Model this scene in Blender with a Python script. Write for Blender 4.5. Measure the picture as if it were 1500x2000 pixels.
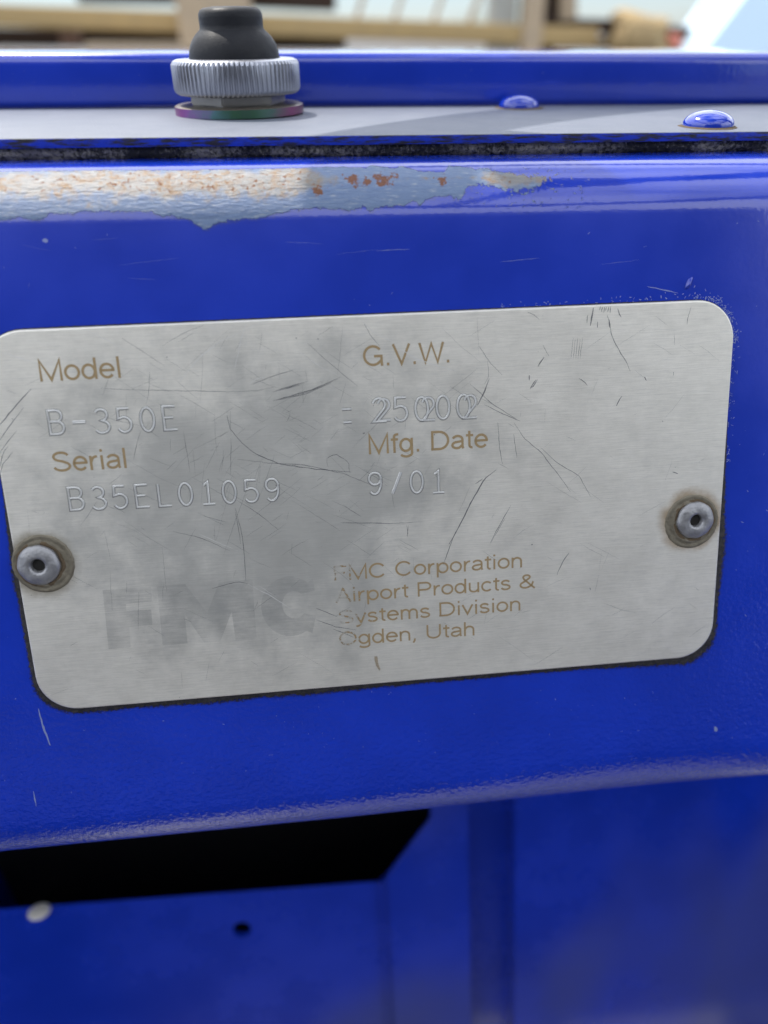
import bpy, bmesh, math, random
import numpy as np
from mathutils import Matrix, Vector

# ------------------------------------------------------------------ scene, camera, light
for o in list(bpy.data.objects):
    bpy.data.objects.remove(o)
scene = bpy.context.scene
COL = scene.collection
MM = 0.001
random.seed(7)
rng = np.random.default_rng(11)
R = math.radians

SLANT = R(19.0)                                   # the console face leans back by this much
cs, sn = math.cos(SLANT), math.sin(SLANT)

CAM_LOC = (-9.211, -100.374, 65.351)              # millimetres
cam = bpy.data.cameras.new('camera')
cam_ob = bpy.data.objects.new('camera', cam)
COL.objects.link(cam_ob)
CAM_ROT = [(0.994554, 0.064962, -0.081501), (-0.103762, 0.543703, -0.832838), (-0.00979, 0.83676, 0.547483)]
cam_ob.matrix_world = Matrix.Translation(Vector(CAM_LOC) * MM) @ Matrix(CAM_ROT).to_4x4()
cam.sensor_fit = 'VERTICAL'
cam.sensor_height = 24.0
cam.lens = 17.4
cam.clip_start = 0.005
cam.clip_end = 3000.0
cam.dof.use_dof = True
cam.dof.focus_distance = 0.121
cam.dof.aperture_fstop = 6.8
scene.camera = cam_ob

SUN = Vector((-0.30, 0.42, 0.86)).normalized()    # towards the sun
world = bpy.data.worlds.new('World')
scene.world = world
world.use_nodes = True
wn = world.node_tree.nodes
wl = world.node_tree.links
bg = wn['Background']
sky = wn.new('ShaderNodeTexSky')
sky.sky_type = 'NISHITA'
sky.sun_disc = False
sky.sun_elevation = math.asin(SUN.z)
sky.sun_rotation = math.atan2(SUN.x, SUN.y)
sky.dust_density = 0.15
sky.ozone_density = 2.5
bg.inputs['Strength'].default_value = 0.105
# broken white cloud over the whole sky
tcw = wn.new('ShaderNodeTexCoord')
sepw = wn.new('ShaderNodeSeparateXYZ'); wl.new(tcw.outputs['Generated'], sepw.inputs[0])
hz = wn.new('ShaderNodeMath'); hz.operation = 'ABSOLUTE'; wl.new(sepw.outputs[2], hz.inputs[0])
hz2 = wn.new('ShaderNodeMath'); hz2.operation = 'ADD'; wl.new(hz.outputs[0], hz2.inputs[0]); hz2.inputs[1].default_value = 0.22
dv = wn.new('ShaderNodeVectorMath'); dv.operation = 'DIVIDE'; wl.new(tcw.outputs['Generated'], dv.inputs[0]); wl.new(hz2.outputs[0], dv.inputs[1])
cn = wn.new('ShaderNodeTexNoise'); wl.new(dv.outputs[0], cn.inputs['Vector'])
cn.inputs['Scale'].default_value = 1.7; cn.inputs['Detail'].default_value = 5; cn.inputs['Roughness'].default_value = 0.55
cr_ = wn.new('ShaderNodeMapRange'); cr_.interpolation_type = 'SMOOTHSTEP'; wl.new(cn.outputs[0], cr_.inputs[0])
cr_.inputs[1].default_value = 0.30; cr_.inputs[2].default_value = 0.50
mixw = wn.new('ShaderNodeMix'); mixw.data_type = 'RGBA'
fade = wn.new('ShaderNodeMapRange'); fade.interpolation_type = 'SMOOTHSTEP'; wl.new(sepw.outputs[2], fade.inputs[0])
fade.inputs[1].default_value = 0.02; fade.inputs[2].default_value = 0.30; fade.inputs[3].default_value = 0.10
fm = wn.new('ShaderNodeMath'); fm.operation = 'MULTIPLY'; wl.new(cr_.outputs[0], fm.inputs[0]); wl.new(fade.outputs[0], fm.inputs[1])
wl.new(fm.outputs[0], mixw.inputs[0]); cool = wn.new('ShaderNodeMix'); cool.data_type = 'RGBA'; cool.blend_type = 'MULTIPLY'; cool.inputs[0].default_value = 1.0
wl.new(sky.outputs[0], cool.inputs[6]); cool.inputs[7].default_value = (0.76, 0.92, 1.20, 1)       # cool white balance of the picture
wl.new(cool.outputs[2], mixw.inputs[6]); mixw.inputs[7].default_value = (20.0, 20.9, 22.4, 1)
wl.new(mixw.outputs[2], bg.inputs['Color'])

sun = bpy.data.lights.new('sun', 'SUN')
sun.energy = 4.6
sun.angle = R(0.55)
sun.color = (1.0, 0.95, 0.87)
sun_ob = bpy.data.objects.new('sun', sun)
sun_ob.rotation_euler = SUN.to_track_quat('Z', 'Y').to_euler()
sun_ob.location = (0, 0, 3)
COL.objects.link(sun_ob)

scene.view_settings.view_transform = 'Standard'
scene.view_settings.look = 'None'
scene.view_settings.gamma = 1.0
scene.view_settings.use_curve_mapping = False
scene.view_settings.exposure = -0.04
scene.render.engine = 'CYCLES'
scene.cycles.max_bounces = 6
scene.cycles.diffuse_bounces = 3
scene.cycles.glossy_bounces = 3
scene.cycles.transparent_max_bounces = 8

# ------------------------------------------------------------------ frames
PANEL = Matrix(((1, 0, 0), (0, sn, -cs), (0, cs, sn)))       # columns: right, up the face, out of the face
def W(x, v, n=0.0):
    """point on the slanted face: x right, v down the face, n out of it (mm)"""
    return (x, -v * sn - n * cs, -v * cs + n * sn)
TILT = 0.0125                                                # the top falls slightly to the right
def ztop(x, z):
    return z - TILT * x

# ------------------------------------------------------------------ helpers
def link(o, parent=None, label=None, cat=None, group=None, kind=None):
    COL.objects.link(o)
    if parent is not None:
        o.parent = parent
    if label: o['label'] = label
    if cat: o['category'] = cat
    if group: o['group'] = group
    if kind: o['kind'] = kind
    return o

def empty(name, loc=(0, 0, 0), rot=None, **k):
    o = bpy.data.objects.new(name, None)
    o.empty_display_size = 0.01
    m = Matrix.Translation(Vector(loc) * MM)
    if rot is not None:
        m = m @ rot.to_4x4()
    o.matrix_world = m
    return link(o, **k)

def mesh(name, verts, faces, mat, parent=None, smooth=True, uv=None, sharp=None, **k):
    me = bpy.data.meshes.new(name)
    me.from_pydata([(a * MM, b * MM, c * MM) for a, b, c in verts], [], faces)
    if uv is not None:
        lay = me.uv_layers.new(name='UVMap')
        idx = np.empty(len(me.loops), dtype=np.int32)
        me.loops.foreach_get('vertex_index', idx)
        arr = np.asarray(uv, dtype=np.float32)[idx]
        lay.data.foreach_set('uv', arr.ravel())
    me.materials.append(mat)
    if smooth:
        me.polygons.foreach_set('use_smooth', [True] * len(me.polygons))
        if sharp is not None:
            me.set_sharp_from_angle(angle=R(sharp))
    me.update()
    o = bpy.data.objects.new(name, me)
    return link(o, parent, **k)

def grid_faces(nu, nv, flip=False):
    f = []
    for i in range(nu - 1):
        for j in range(nv - 1):
            a, b, c, d = i * nv + j, (i + 1) * nv + j, (i + 1) * nv + j + 1, i * nv + j + 1
            f.append((a, d, c, b) if flip else (a, b, c, d))
    return f

def lathe(prof, n=64, fn=None):
    """profile [(r, z)] turned about z"""
    v, f = [], []
    for i in range(n):
        t = 2 * math.pi * i / n
        for j, (r, z) in enumerate(prof):
            rr = fn(i, j, r) if fn else r
            v.append((rr * math.cos(t), rr * math.sin(t), z))
    m = len(prof)
    for i in range(n):
        k = (i + 1) % n
        for j in range(m - 1):
            f.append((i * m + j, k * m + j, k * m + j + 1, i * m + j + 1))
    return v, f

def boxmesh(x0, x1, y0, y1, z0, z1):
    v = [(x, y, z) for x in (x0, x1) for y in (y0, y1) for z in (z0, z1)]
    f = [(0, 1, 3, 2), (4, 6, 7, 5), (0, 4, 5, 1), (2, 3, 7, 6), (0, 2, 6, 4), (1, 5, 7, 3)]
    return v, f

def bevel_box(name, x0, x1, y0, y1, z0, z1, b, mat, parent=None, seg=3, xf=None, **k):
    bm = bmesh.new()
    v, f = boxmesh(x0, x1, y0, y1, z0, z1)
    bv = [bm.verts.new(p) for p in v]
    for q in f:
        bm.faces.new([bv[i] for i in q])
    bmesh.ops.recalc_face_normals(bm, faces=bm.faces)
    bmesh.ops.bevel(bm, geom=list(bm.edges), offset=b, segments=seg, affect='EDGES', profile=0.5)
    vs = [tuple(p.co) for p in bm.verts]
    if xf: vs = [xf(*p) for p in vs]
    fs = [[q.index for q in ff.verts] for ff in bm.faces] if not bm.verts.index_update() else None
    bm.free()
    return mesh(name, vs, fs, mat, parent, sharp=50, **k)

def smooth_noise(n, step, amp):
    k = max(2, int(n / step) + 2)
    c = rng.uniform(-1, 1, k)
    x = np.linspace(0, k - 1.001, n)
    i = x.astype(int); t = x - i; t = t * t * (3 - 2 * t)
    return amp * (c[i] * (1 - t) + c[np.minimum(i + 1, k - 1)] * t)

# ------------------------------------------------------------------ material helpers
class NT:
    def __init__(self, name):
        self.m = bpy.data.materials.new(name)
        self.m.use_nodes = True
        self.t = self.m.node_tree
        self.b = self.t.nodes['Principled BSDF']
        self.out = self.t.nodes['Material Output']
    def n(self, typ, ins=None, **props):
        nd = self.t.nodes.new(typ)
        for k, v in props.items():
            setattr(nd, k, v)
        for k, v in (ins or {}).items():
            self.put(nd.inputs[k], v)
        return nd
    def put(self, sock, v):
        if isinstance(v, bpy.types.NodeSocket):
            self.t.links.new(v, sock)
        else:
            if isinstance(v, tuple) and len(v) == 3 and sock.type == 'RGBA':
                v = v + (1.0,)
            sock.default_value = v
    def math(self, op, a, b=0.0, c=None, clamp=False):
        nd = self.n('ShaderNodeMath', {0: a, 1: b}, operation=op, use_clamp=clamp)
        if c is not None: self.put(nd.inputs[2], c)
        return nd.outputs[0]
    def ramp(self, v, a, b, lo=0.0, hi=1.0, smooth=True):
        nd = self.n('ShaderNodeMapRange', {0: v, 1: a, 2: b, 3: lo, 4: hi}, clamp=True)
        nd.interpolation_type = 'SMOOTHSTEP' if smooth else 'LINEAR'
        return nd.outputs[0]
    def mix(self, f, a, b):
        nd = self.n('ShaderNodeMix', data_type='RGBA')
        self.put(nd.inputs[0], f); self.put(nd.inputs[6], a); self.put(nd.inputs[7], b)
        return nd.outputs[2]
    def mixf(self, f, a, b):
        nd = self.n('ShaderNodeMix', data_type='FLOAT')
        self.put(nd.inputs[0], f); self.put(nd.inputs[2], a); self.put(nd.inputs[3], b)
        return nd.outputs[0]
    def noise(self, vec, scale, detail=3.0, rough=0.55, dist=0.0):
        nd = self.n('ShaderNodeTexNoise', {'Vector': vec, 'Scale': scale, 'Detail': detail, 'Roughness': rough, 'Distortion': dist})
        return nd.outputs[0]
    def vscale(self, vec, s):
        nd = self.n('ShaderNodeMapping', {'Vector': vec, 'Scale': s})
        return nd.outputs[0]
    def bump(self, h, dist, normal=None, strength=1.0):
        nd = self.n('ShaderNodeBump', {'Height': h, 'Distance': dist, 'Strength': strength})
        if normal is not None: self.put(nd.inputs['Normal'], normal)
        return nd.outputs[0]
    def objmm(self):
        tc = self.n('ShaderNodeTexCoord')
        return self.vscale(tc.outputs['Object'], (1000.0, 1000.0, 1000.0))
    def set(self, **k):
        names = {'color': 'Base Color', 'rough': 'Roughness', 'metal': 'Metallic', 'normal': 'Normal',
                 'spec': 'Specular IOR Level', 'coat': 'Coat Weight', 'coatr': 'Coat Roughness', 'aniso': 'Anisotropic'}
        for a, v in k.items():
            self.put(self.b.inputs[names[a]], v)
        return self.m

def plain(name, col, rough=0.5, metal=0.0, var=0.15, scale=0.4, bump=0.02, bscale=2.0):
    t = NT(name)
    v = t.objmm()
    n = t.noise(v, scale, 4)
    dark = tuple(c * (1 - var) for c in col)
    lite = tuple(min(1, c * (1 + var)) for c in col)
    t.set(color=t.mix(n, dark, lite), rough=t.ramp(n, 0.3, 0.7, rough * 0.85, min(1, rough * 1.15)), metal=metal,
          normal=t.bump(t.noise(v, bscale, 3), bump * MM))
    return t.m

BLUE = (0.0035, 0.032, 0.43)

def blue_paint(name, painted_haze=0.0, rough=0.20, peel=0.02, uv=False):
    """glossy enamel; uv: sheet coordinates in mm, orange peel growing towards the bottom of the face"""
    t = NT(name)
    if uv:
        v = t.n('ShaderNodeTexCoord').outputs['UV']
        sp = t.n('ShaderNodeSeparateXYZ', {0: v}).outputs[1]
    else:
        v = t.objmm()
    col, rg, h = paint_nodes(t, v, rough, sp if uv else None)
    if painted_haze:
        d = t.ramp(t.noise(t.n('ShaderNodeVectorMath', {0: t.vscale(v, (0.8, 0.8, 0.5)), 1: (0.0, 0.0, -48.0)}, operation='ADD').outputs[0], 0.013, 2, 0.5), 0.48, 0.66, 0.0, painted_haze)
        col = t.mix(d, col, (0.06, 0.07, 0.155))  # soft reflection patches painted into the base colour of the lower panels
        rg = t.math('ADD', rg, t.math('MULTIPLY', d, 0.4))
    t.set(color=col, rough=rg, normal=t.bump(h, peel / 0.02 * MM), spec=0.5, coat=1.0, coatr=0.05)
    t.put(t.b.inputs['Coat Normal'], t.b.inputs['Normal'].links[0].from_socket)
    return t.m
def paint_nodes(t, v, rough, s=None):
    n = t.noise(v, 0.045, 4, 0.6)
    col = t.mix(t.ramp(n, 0.3, 0.7), tuple(c * 0.9 for c in BLUE), tuple(c * 1.08 for c in BLUE))
    sp = t.noise(v, 1.7, 2, 0.6)
    speck = t.ramp(sp, 0.72, 0.76, 0.0, 0.4)
    if s is not None: speck = t.math('MULTIPLY', speck, t.ramp(s, 20.0, 70.0, 0.15, 1.0))
    col = t.mix(speck, col, (0.22, 0.27, 0.5))
    rg = t.ramp(n, 0.3, 0.7, rough * 0.8, rough * 1.3)
    h = t.math('MULTIPLY', t.noise(v, 1.1, 2, 0.6), t.ramp(s, 45.0, 100.0, 0.012, 0.19) if s is not None else 0.02)
    return col, rg, h

M_BLUE = blue_paint('blue_enamel')
M_BLUE_UV = blue_paint('blue_enamel_face', uv=True)
M_BLUE_IN = blue_paint('blue_enamel_painted_haze', painted_haze=0.55, rough=0.25, peel=0.012)

# ------------------------------------------------------------------ console front panel (with worn top bend)
V0, RT = -44.0, 10.0
LOW = [(-56.04, -0.74), (-51.89, -0.66), (-49.06, -1.03), (-46.6, -0.57), (-45.08, -1.51), (-41.13, -1.58), (-39.41, -1.84), (-36.02, -1.64), (-32.01, -1.71), (-29.49, -0.96), (-27.2, -0.78), (-25.51, -0.33), (-23.61, 1.1), (-21.77, 0.16), (-19.1, -0.21), (-14.66, -0.56), (-11.64, -1.29), (-7.15, -1.79), (-2.4, -1.2), (-0.26, -1.74), (0.6, -1.0), (1.85, -1.71), (5.5, -1.79), (7.06, -2.51), (7.93, -1.83), (8.9, -2.64), (11.09, -3.22), (14.12, -2.7), (15.17, -4.12), (16.82, -5.13), (20.43, -4.03), (23.55, -3.98), (26.42, -4.44), (27.78, -6.17)]
UP = [(-56.47, -9.29), (-52.21, -9.17), (-37.88, -9.09), (-26.17, -8.8), (-8.25, -8.93), (-3.98, -9.12), (0.58, -8.71), (1.27, -9.62), (4.85, -8.34), (5.87, -9.17), (8.17, -7.76), (12.16, -7.44), (13.01, -8.99), (14.83, -8.66), (18.18, -8.04), (20.88, -7.26), (23.9, -6.55), (26.7, -6.29), (27.78, -6.17)]

def panel_material():
    t = NT('blue_enamel_worn_edge')
    tc = t.n('ShaderNodeTexCoord')
    uv = tc.outputs['UV']                       # u = mm along the panel, v = mm along the sheet from the bend
    sep = t.n('ShaderNodeSeparateXYZ', {0: uv})
    x, s = sep.outputs[0], sep.outputs[1]
    X0, X1, S0, S1 = -62.0, 30.0, -14.0, 6.0
    def curve(pts):
        nd = t.n('ShaderNodeFloatCurve')
        c = nd.mapping.curves[0]
        q = [((px - X0) / (X1 - X0), (ps - S0) / (S1 - S0)) for px, ps in pts]
        q = [(0.0, q[0][1])] + [a for a in q if 0.0 < a[0] < 1.0] + [(1.0, q[-1][1])]
        while len(c.points) < len(q):
            c.points.new(0.5, 0.5)
        for p_, a in zip(c.points, q):
            p_.location = a
            p_.handle_type = 'VECTOR'
        nd.mapping.use_clip = False
        nd.mapping.update()
        t.put(nd.inputs['Value'], t.math('DIVIDE', t.math('SUBTRACT', x, X0), X1 - X0, clamp=True))
        return t.math('ADD', t.math('MULTIPLY', nd.outputs[0], S1 - S0), S0)
    jag = t.math('MULTIPLY', t.math('SUBTRACT', t.noise(uv, 0.7, 5, 0.7), 0.5), t.ramp(x, 8.0, 20.0, 1.0, 3.2))
    jag2 = t.math('SUBTRACT', t.noise(uv, 3.0, 2, 0.6), 0.5)
    low = t.math('ADD', curve(LOW), t.math('ADD', t.math('MULTIPLY', jag, 1.5), t.math('MULTIPLY', jag2, 0.6)))
    up = t.math('ADD', curve(UP), t.math('ADD', t.math('MULTIPLY', jag, -1.2), t.math('MULTIPLY', jag2, 0.5)))
    d = t.math('MINIMUM', t.math('SUBTRACT', low, s), t.math('SUBTRACT', s, up))
    d = t.math('MINIMUM', d, t.math('SUBTRACT', 27.5, x))
    # stray chips right of the big patch
    chipn = t.noise(t.vscale(uv, (0.9, 1.3, 1.0)), 1.0, 5, 0.7)
    zone = t.math('MULTIPLY', t.math('MULTIPLY', t.ramp(x, 12.0, 24.0), t.ramp(x, 36.0, 27.0)),
                  t.math('MULTIPLY', t.ramp(s, -9.0, -7.0), t.ramp(s, 0.0, -3.0)))
    chip = t.math('MULTIPLY', t.ramp(chipn, 0.60, 0.62), zone)
    bare = t.ramp(d, 0.0, 0.10)
    bare = t.math('MAXIMUM', bare, chip)
    # layers inside: steel and pale filler high up, blue-grey undercoat towards the paint
    n1 = t.noise(uv, 0.3, 5, 0.7)
    rot = t.n('ShaderNodeMapping', {'Vector': uv, 'Rotation': (0.0, 0.0, 0.6), 'Scale': (0.5, 3.2, 1.0)}).outputs[0]
    n2 = t.noise(t.vscale(uv, (0.5, 1.5, 1.0)), 1.0, 5, 0.75)
    n3 = t.noise(rot, 1.0, 3, 0.6)
    cen = t.math('SUBTRACT', 2.7, t.math('ABSOLUTE', t.math('SUBTRACT', s, -6.2)))
    cen = t.math('ADD', cen, t.math('MULTIPLY', t.math('SUBTRACT', n1, 0.5), 8.0))
    cen = t.math('SUBTRACT', cen, t.ramp(x, -9.0, -2.0, 0.0, 3.4))
    cen = t.math('ADD', cen, t.ramp(x, 14.0, 22.0, 0.0, 2.6))
    steel = t.ramp(cen, -0.9, 1.4)
    grey = t.mix(n2, (0.13, 0.14, 0.155), (0.36, 0.355, 0.34))
    under = t.mix(n2, (0.09, 0.15, 0.31), (0.21, 0.29, 0.43))
    under = t.mix(t.ramp(n3, 0.55, 0.72, 0.0, 0.7), under, (0.40, 0.43, 0.46))
    col_b = t.mix(steel, under, grey)
    stain = t.ramp(t.noise(uv, 0.8, 5, 0.75), 0.44, 0.60)
    stain = t.math('MULTIPLY', stain, t.ramp(t.noise(uv, 0.16, 3, 0.6), 0.36, 0.60, 0.15, 1.0))
    col_b = t.mix(t.math('MULTIPLY', t.math('MULTIPLY', stain, steel), 0.85), col_b, (0.27, 0.16, 0.07))
    rn = t.noise(uv, 0.9, 4, 0.72)
    rust = t.math('MULTIPLY', t.ramp(rn, 0.56, 0.64), t.ramp(cen, 0.3, 1.6))
    for (rx, rs, rr) in ((-1.6, -6.2, 1.25), (0.2, -5.7, 0.7), (2.6, -6.1, 1.3), (4.0, -6.7, 0.8), (11.7, -5.8, 0.65), (-6.8, -4.4, 0.8)):
        dd = t.n('ShaderNodeVectorMath', {0: uv, 1: (rx, rs, 0.0)}, operation='DISTANCE').outputs['Value']
        dd = t.math('ADD', dd, t.math('MULTIPLY', t.math('SUBTRACT', rn, 0.5), 6.5))
        rust = t.math('MAXIMUM', rust, t.ramp(dd, rr, rr * 0.55))
    rcol = t.mix(t.noise(uv, 3.0, 4, 0.6), (0.06, 0.022, 0.010), (0.36, 0.13, 0.035))
    col_b = t.mix(t.math('MULTIPLY', rust, 0.9), col_b, rcol)
    # paint
    col_p, rg_p, h = paint_nodes(t, uv, 0.20, s)
    edge = t.math('MULTIPLY', t.ramp(d, -0.45, -0.05), t.math('SUBTRACT', 1.0, bare))
    col_p = t.mix(t.math('MULTIPLY', edge, 0.35), col_p, (0.06, 0.075, 0.15))
    col = t.mix(bare, col_p, col_b)
    # relief
    hb = t.math('ADD', t.math('MULTIPLY', n2, 0.30), t.math('MULTIPLY', n3, 0.10))
    hb = t.math('SUBTRACT', hb, 0.40)
    hh = t.mixf(bare, h, hb)
    nrm = t.bump(hh, 1.0 * MM)
    rg = t.mixf(bare, rg_p, t.mixf(rust, t.ramp(n2, 0.3, 0.7, 0.28, 0.45), 0.85))
    metal = t.math('MULTIPLY', t.math('MULTIPLY', bare, steel), t.math('SUBTRACT', 0.6, t.math('MULTIPLY', t.math('MAXIMUM', rust, t.math('MULTIPLY', stain, 0.7)), 0.6)))
    t.set(color=col, rough=rg, metal=metal, normal=nrm, spec=0.5, coat=t.math('MULTIPLY', t.math('SUBTRACT', 1.0, bare), 1.0), coatr=0.05)
    t.put(t.b.inputs['Coat Normal'], nrm)
    return t.m

M_PANEL = panel_material()
HALF = 175.0                                       # half width of the console

console = empty('console_housing', (0, 40, -326), label='deep blue sheet metal console with worn bare top bend and dark opening below', cat='console')
CO = Vector((0, 40, -326))
def cmesh(name, verts, faces, mat, **k):
    return mesh(name, [(a - CO.x, b - CO.y, c - CO.z) for a, b, c in verts], faces, mat, parent=console, **k)

def bottom_v(x):                                   # where the face ends (lip), lifting a little to the right
    t = max(0.0, x - 5.0) / 65.0
    return 59.8 + 1.2 * t
def bottom_r(x):
    t = min(1.0, max(0.0, (x + 10.0) / 70.0))
    return 11.0 + 5.0 * t * t * (3 - 2 * t)

def panel_point(x, s_or_seg):
    kind, q = s_or_seg
    v0 = V0 + 0.0132 * x
    if kind == 'flange':                           # horizontal sheet under the cover, q mm behind the bend
        p = Vector(W(x, v0, -RT)) + Vector((0, q, RT))
        return tuple(p), -RT * R(71) - q
    if kind == 'top':
        a = q * R(71)
        p = Vector(W(x, v0, -RT)) + RT * (math.cos(a) * Vector((0, -cs, sn)) + math.sin(a) * Vector((0, sn, cs)))
        return tuple(p), -RT * a
    rb = bottom_r(x)
    # the lip: arc of radius rb turning under; its lowest silhouette sits near bottom_v
    ve = bottom_v(x) - rb * 0.80
    if kind == 'face':
        v = v0 + q * (ve - v0)
        wob = 0.0
        return W(x, v, wob), v - v0
    if kind == 'low':
        a = q * R(105)
        return W(x, ve + rb * math.sin(a), -rb + rb * math.cos(a)), ve - v0 + rb * a
    if kind == 'return':
        a = R(105)
        v, n = ve + rb * math.sin(a), -rb + rb * math.cos(a)
        return W(x, v + math.cos(a) * q, n - math.sin(a) * q), ve - v0 + rb * a + q

segs = [('flange', q) for q in (22, 14, 6)] + [('top', 1 - i / 16) for i in range(17)] + [('face', i / 24) for i in range(1, 25)] \
     + [('low', i / 14) for i in range(1, 15)] + [('return', q) for q in (3, 9)]
xs = np.unique(np.concatenate([np.linspace(-HALF, -80, 8), np.linspace(-80, 80, 81), np.linspace(80, HALF, 8)]))
pv, puv = [], []
for x in xs:
    for sg in segs:
        p, s = panel_point(float(x), sg)
        pv.append(p); puv.append((float(x), s))
fp = cmesh('front_panel', pv, grid_faces(len(xs), len(segs), flip=False), M_BLUE_UV, uv=puv,
           label='blue face panel rubbed bare and rusty along its top bend')
fp.data.materials.append(M_PANEL)                  # the worn stretch of the top bend
for pl in fp.data.polygons:
    us = [puv[i] for i in pl.vertices]
    if all(-64 <= u <= 42 and -13 < q < 6 for u, q in us):
        pl.material_index = 1

# inner walls seen below the lip (90 mm behind the face)
IN = -90.0
def inner_sheet(name, poly, n0, th=1.5, mat=None, **k):
    """flat sheet, outline [(x, v)] in the slanted frame"""
    m = len(poly)
    v = [W(x, q, n0) for x, q in poly] + [W(x, q, n0 - th) for x, q in poly]
    f = [tuple(range(m))[::-1], tuple(range(m, 2 * m))]
    for i in range(m):
        j = (i + 1) % m
        f.append((i, j, m + j, m + i))
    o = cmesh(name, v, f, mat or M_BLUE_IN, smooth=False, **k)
    bm = bmesh.new(); bm.from_mesh(o.data)
    bmesh.ops.recalc_face_normals(bm, faces=bm.faces)
    bmesh.ops.bevel(bm, geom=list(bm.edges), offset=0.5 * MM, segments=2, affect='EDGES')
    bm.to_mesh(o.data); bm.free()
    return o

# lower left sheet with a real hole in it
def holed_sheet(name, x0, x1, vt0, vt1, vb, hx, hv, hr, n0, mat):
    ring = 40
    circ = [(hx + hr * math.cos(2 * math.pi * i / ring), hv + hr * math.sin(2 * math.pi * i / ring)) for i in range(ring)]
    def top(x): return vt0 + (vt1 - vt0) * (x - x0) / (x1 - x0)
    bm = bmesh.new()
    def edge_loop(pts, n):
        vs = [bm.verts.new(Vector(W(px, q, n)) - CO) for px, q in pts]
        return vs, [bm.edges.new((vs[i], vs[(i + 1) % len(vs)])) for i in range(len(vs))]
    outer = [(x0, vt0), (x1, vt1), (x1, vb), (x0, vb)]
    va, ea = edge_loop(outer, n0); vb_, eb = edge_loop(circ, n0)
    bmesh.ops.triangle_fill(bm, edges=ea + eb, use_beauty=True)
    vc = [bm.verts.new(Vector(W(px, q, n0 - 2.0)) - CO) for px, q in circ]
    for i in range(ring):
        bm.faces.new((vb_[i], vb_[(i + 1) % ring], vc[(i + 1) % ring], vc[i]))
    bmesh.ops.recalc_face_normals(bm, faces=bm.faces)
    me = bpy.data.meshes.new(name); bm.to_mesh(me); bm.free()
    me.transform(Matrix.Scale(MM, 4)); me.materials.append(mat)
    return link(bpy.data.objects.new(name, me), console)

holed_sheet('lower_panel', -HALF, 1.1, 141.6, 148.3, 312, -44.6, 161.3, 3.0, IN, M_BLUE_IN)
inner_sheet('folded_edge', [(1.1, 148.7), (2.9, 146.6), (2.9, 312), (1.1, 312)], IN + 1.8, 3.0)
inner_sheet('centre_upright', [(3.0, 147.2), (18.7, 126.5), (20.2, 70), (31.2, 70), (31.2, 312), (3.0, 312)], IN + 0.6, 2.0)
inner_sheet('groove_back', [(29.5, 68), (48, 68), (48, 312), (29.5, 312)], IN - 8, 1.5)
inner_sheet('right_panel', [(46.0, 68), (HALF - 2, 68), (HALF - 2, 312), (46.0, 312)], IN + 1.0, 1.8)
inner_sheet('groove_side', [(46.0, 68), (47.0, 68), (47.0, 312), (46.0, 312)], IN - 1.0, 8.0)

M_DIRT = plain('brown_grime', (0.10, 0.07, 0.04), rough=0.9, var=0.5, scale=1.2, bump=0.2)
M_DARK = plain('black_primer', (0.012, 0.013, 0.018), rough=0.7)
# housing round the dark inside
cmesh('back_wall', *boxmesh(-HALF, HALF, 122, 124, -326, 50.0), M_DARK, smooth=False)
for nm, x0, x1 in (('side_wall', -HALF - 2, -HALF), ('side_wall', HALF, HALF + 2)):
    prof = [W(0, -44, 0)[1:], W(0, 56, -2)[1:], W(0, 130, IN)[1:], W(0, 312, IN)[1:], (124, -326), (124, 48), (26, 48)]
    m = len(prof)
    v = [(x0, a, b) for a, b in prof] + [(x1, a, b) for a, b in prof]
    f = [tuple(range(m)), tuple(range(2 * m - 1, m - 1, -1))] + [(i, (i + 1) % m, m + (i + 1) % m, m + i) for i in range(m)]
    cmesh(nm, v, f, M_BLUE, smooth=False)
for nm, x0, x1 in (('side_blocker', -304, -300), ('side_blocker', 300, 304)):  # added unseen walls, keep side sky light off the lower panels
    cmesh(nm, *boxmesh(x0, x1, -330, 124, -449, -80), M_BLUE, smooth=False)
cmesh('floor_pan', *boxmesh(-HALF, HALF, -30, 122, -330, -327), M_DARK, smooth=False)

# lumpy old sealant in the seam under the cover
def sealant():
    t = NT('grimy_sealant')
    v = t.objmm()
    n = t.math('MULTIPLY', t.noise(v, 1.6, 5, 0.7), t.ramp(t.noise(t.vscale(v, (1, 0, 0)), 0.05, 3), 0.35, 0.6, 0.7, 1.2))
    t.set(color=t.mix(t.ramp(n, 0.40, 0.66), (0.022, 0.022, 0.025), (0.30, 0.28, 0.25)), rough=0.75, normal=t.bump(t.noise(v, 3.2, 4, 0.7), 0.25 * MM))
    nx, na = 900, 7
    xs_ = np.linspace(-HALF, HALF, nx)
    big = smooth_noise(nx, 6, 0.25)
    V, F = [], []
    for i, x in enumerate(xs_):
        for j in range(na):
            q = j / (na - 1)
            y = 27.1 + 0.9 * q - 0.5 * math.sin(q * 3.0) + rng.uniform(-0.22, 0.22) + big[i] * (0.4 + q)
            z = 50.15 - 1.95 * q + (rng.uniform(-0.15, 0.15) if 0 < j < na - 1 else 0)
            V.append((x, y, ztop(x, z)))
    cmesh('sealant', V, grid_faces(nx, na), t.m, label='lumpy grimy sealant bead in the seam')
sealant()

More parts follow.
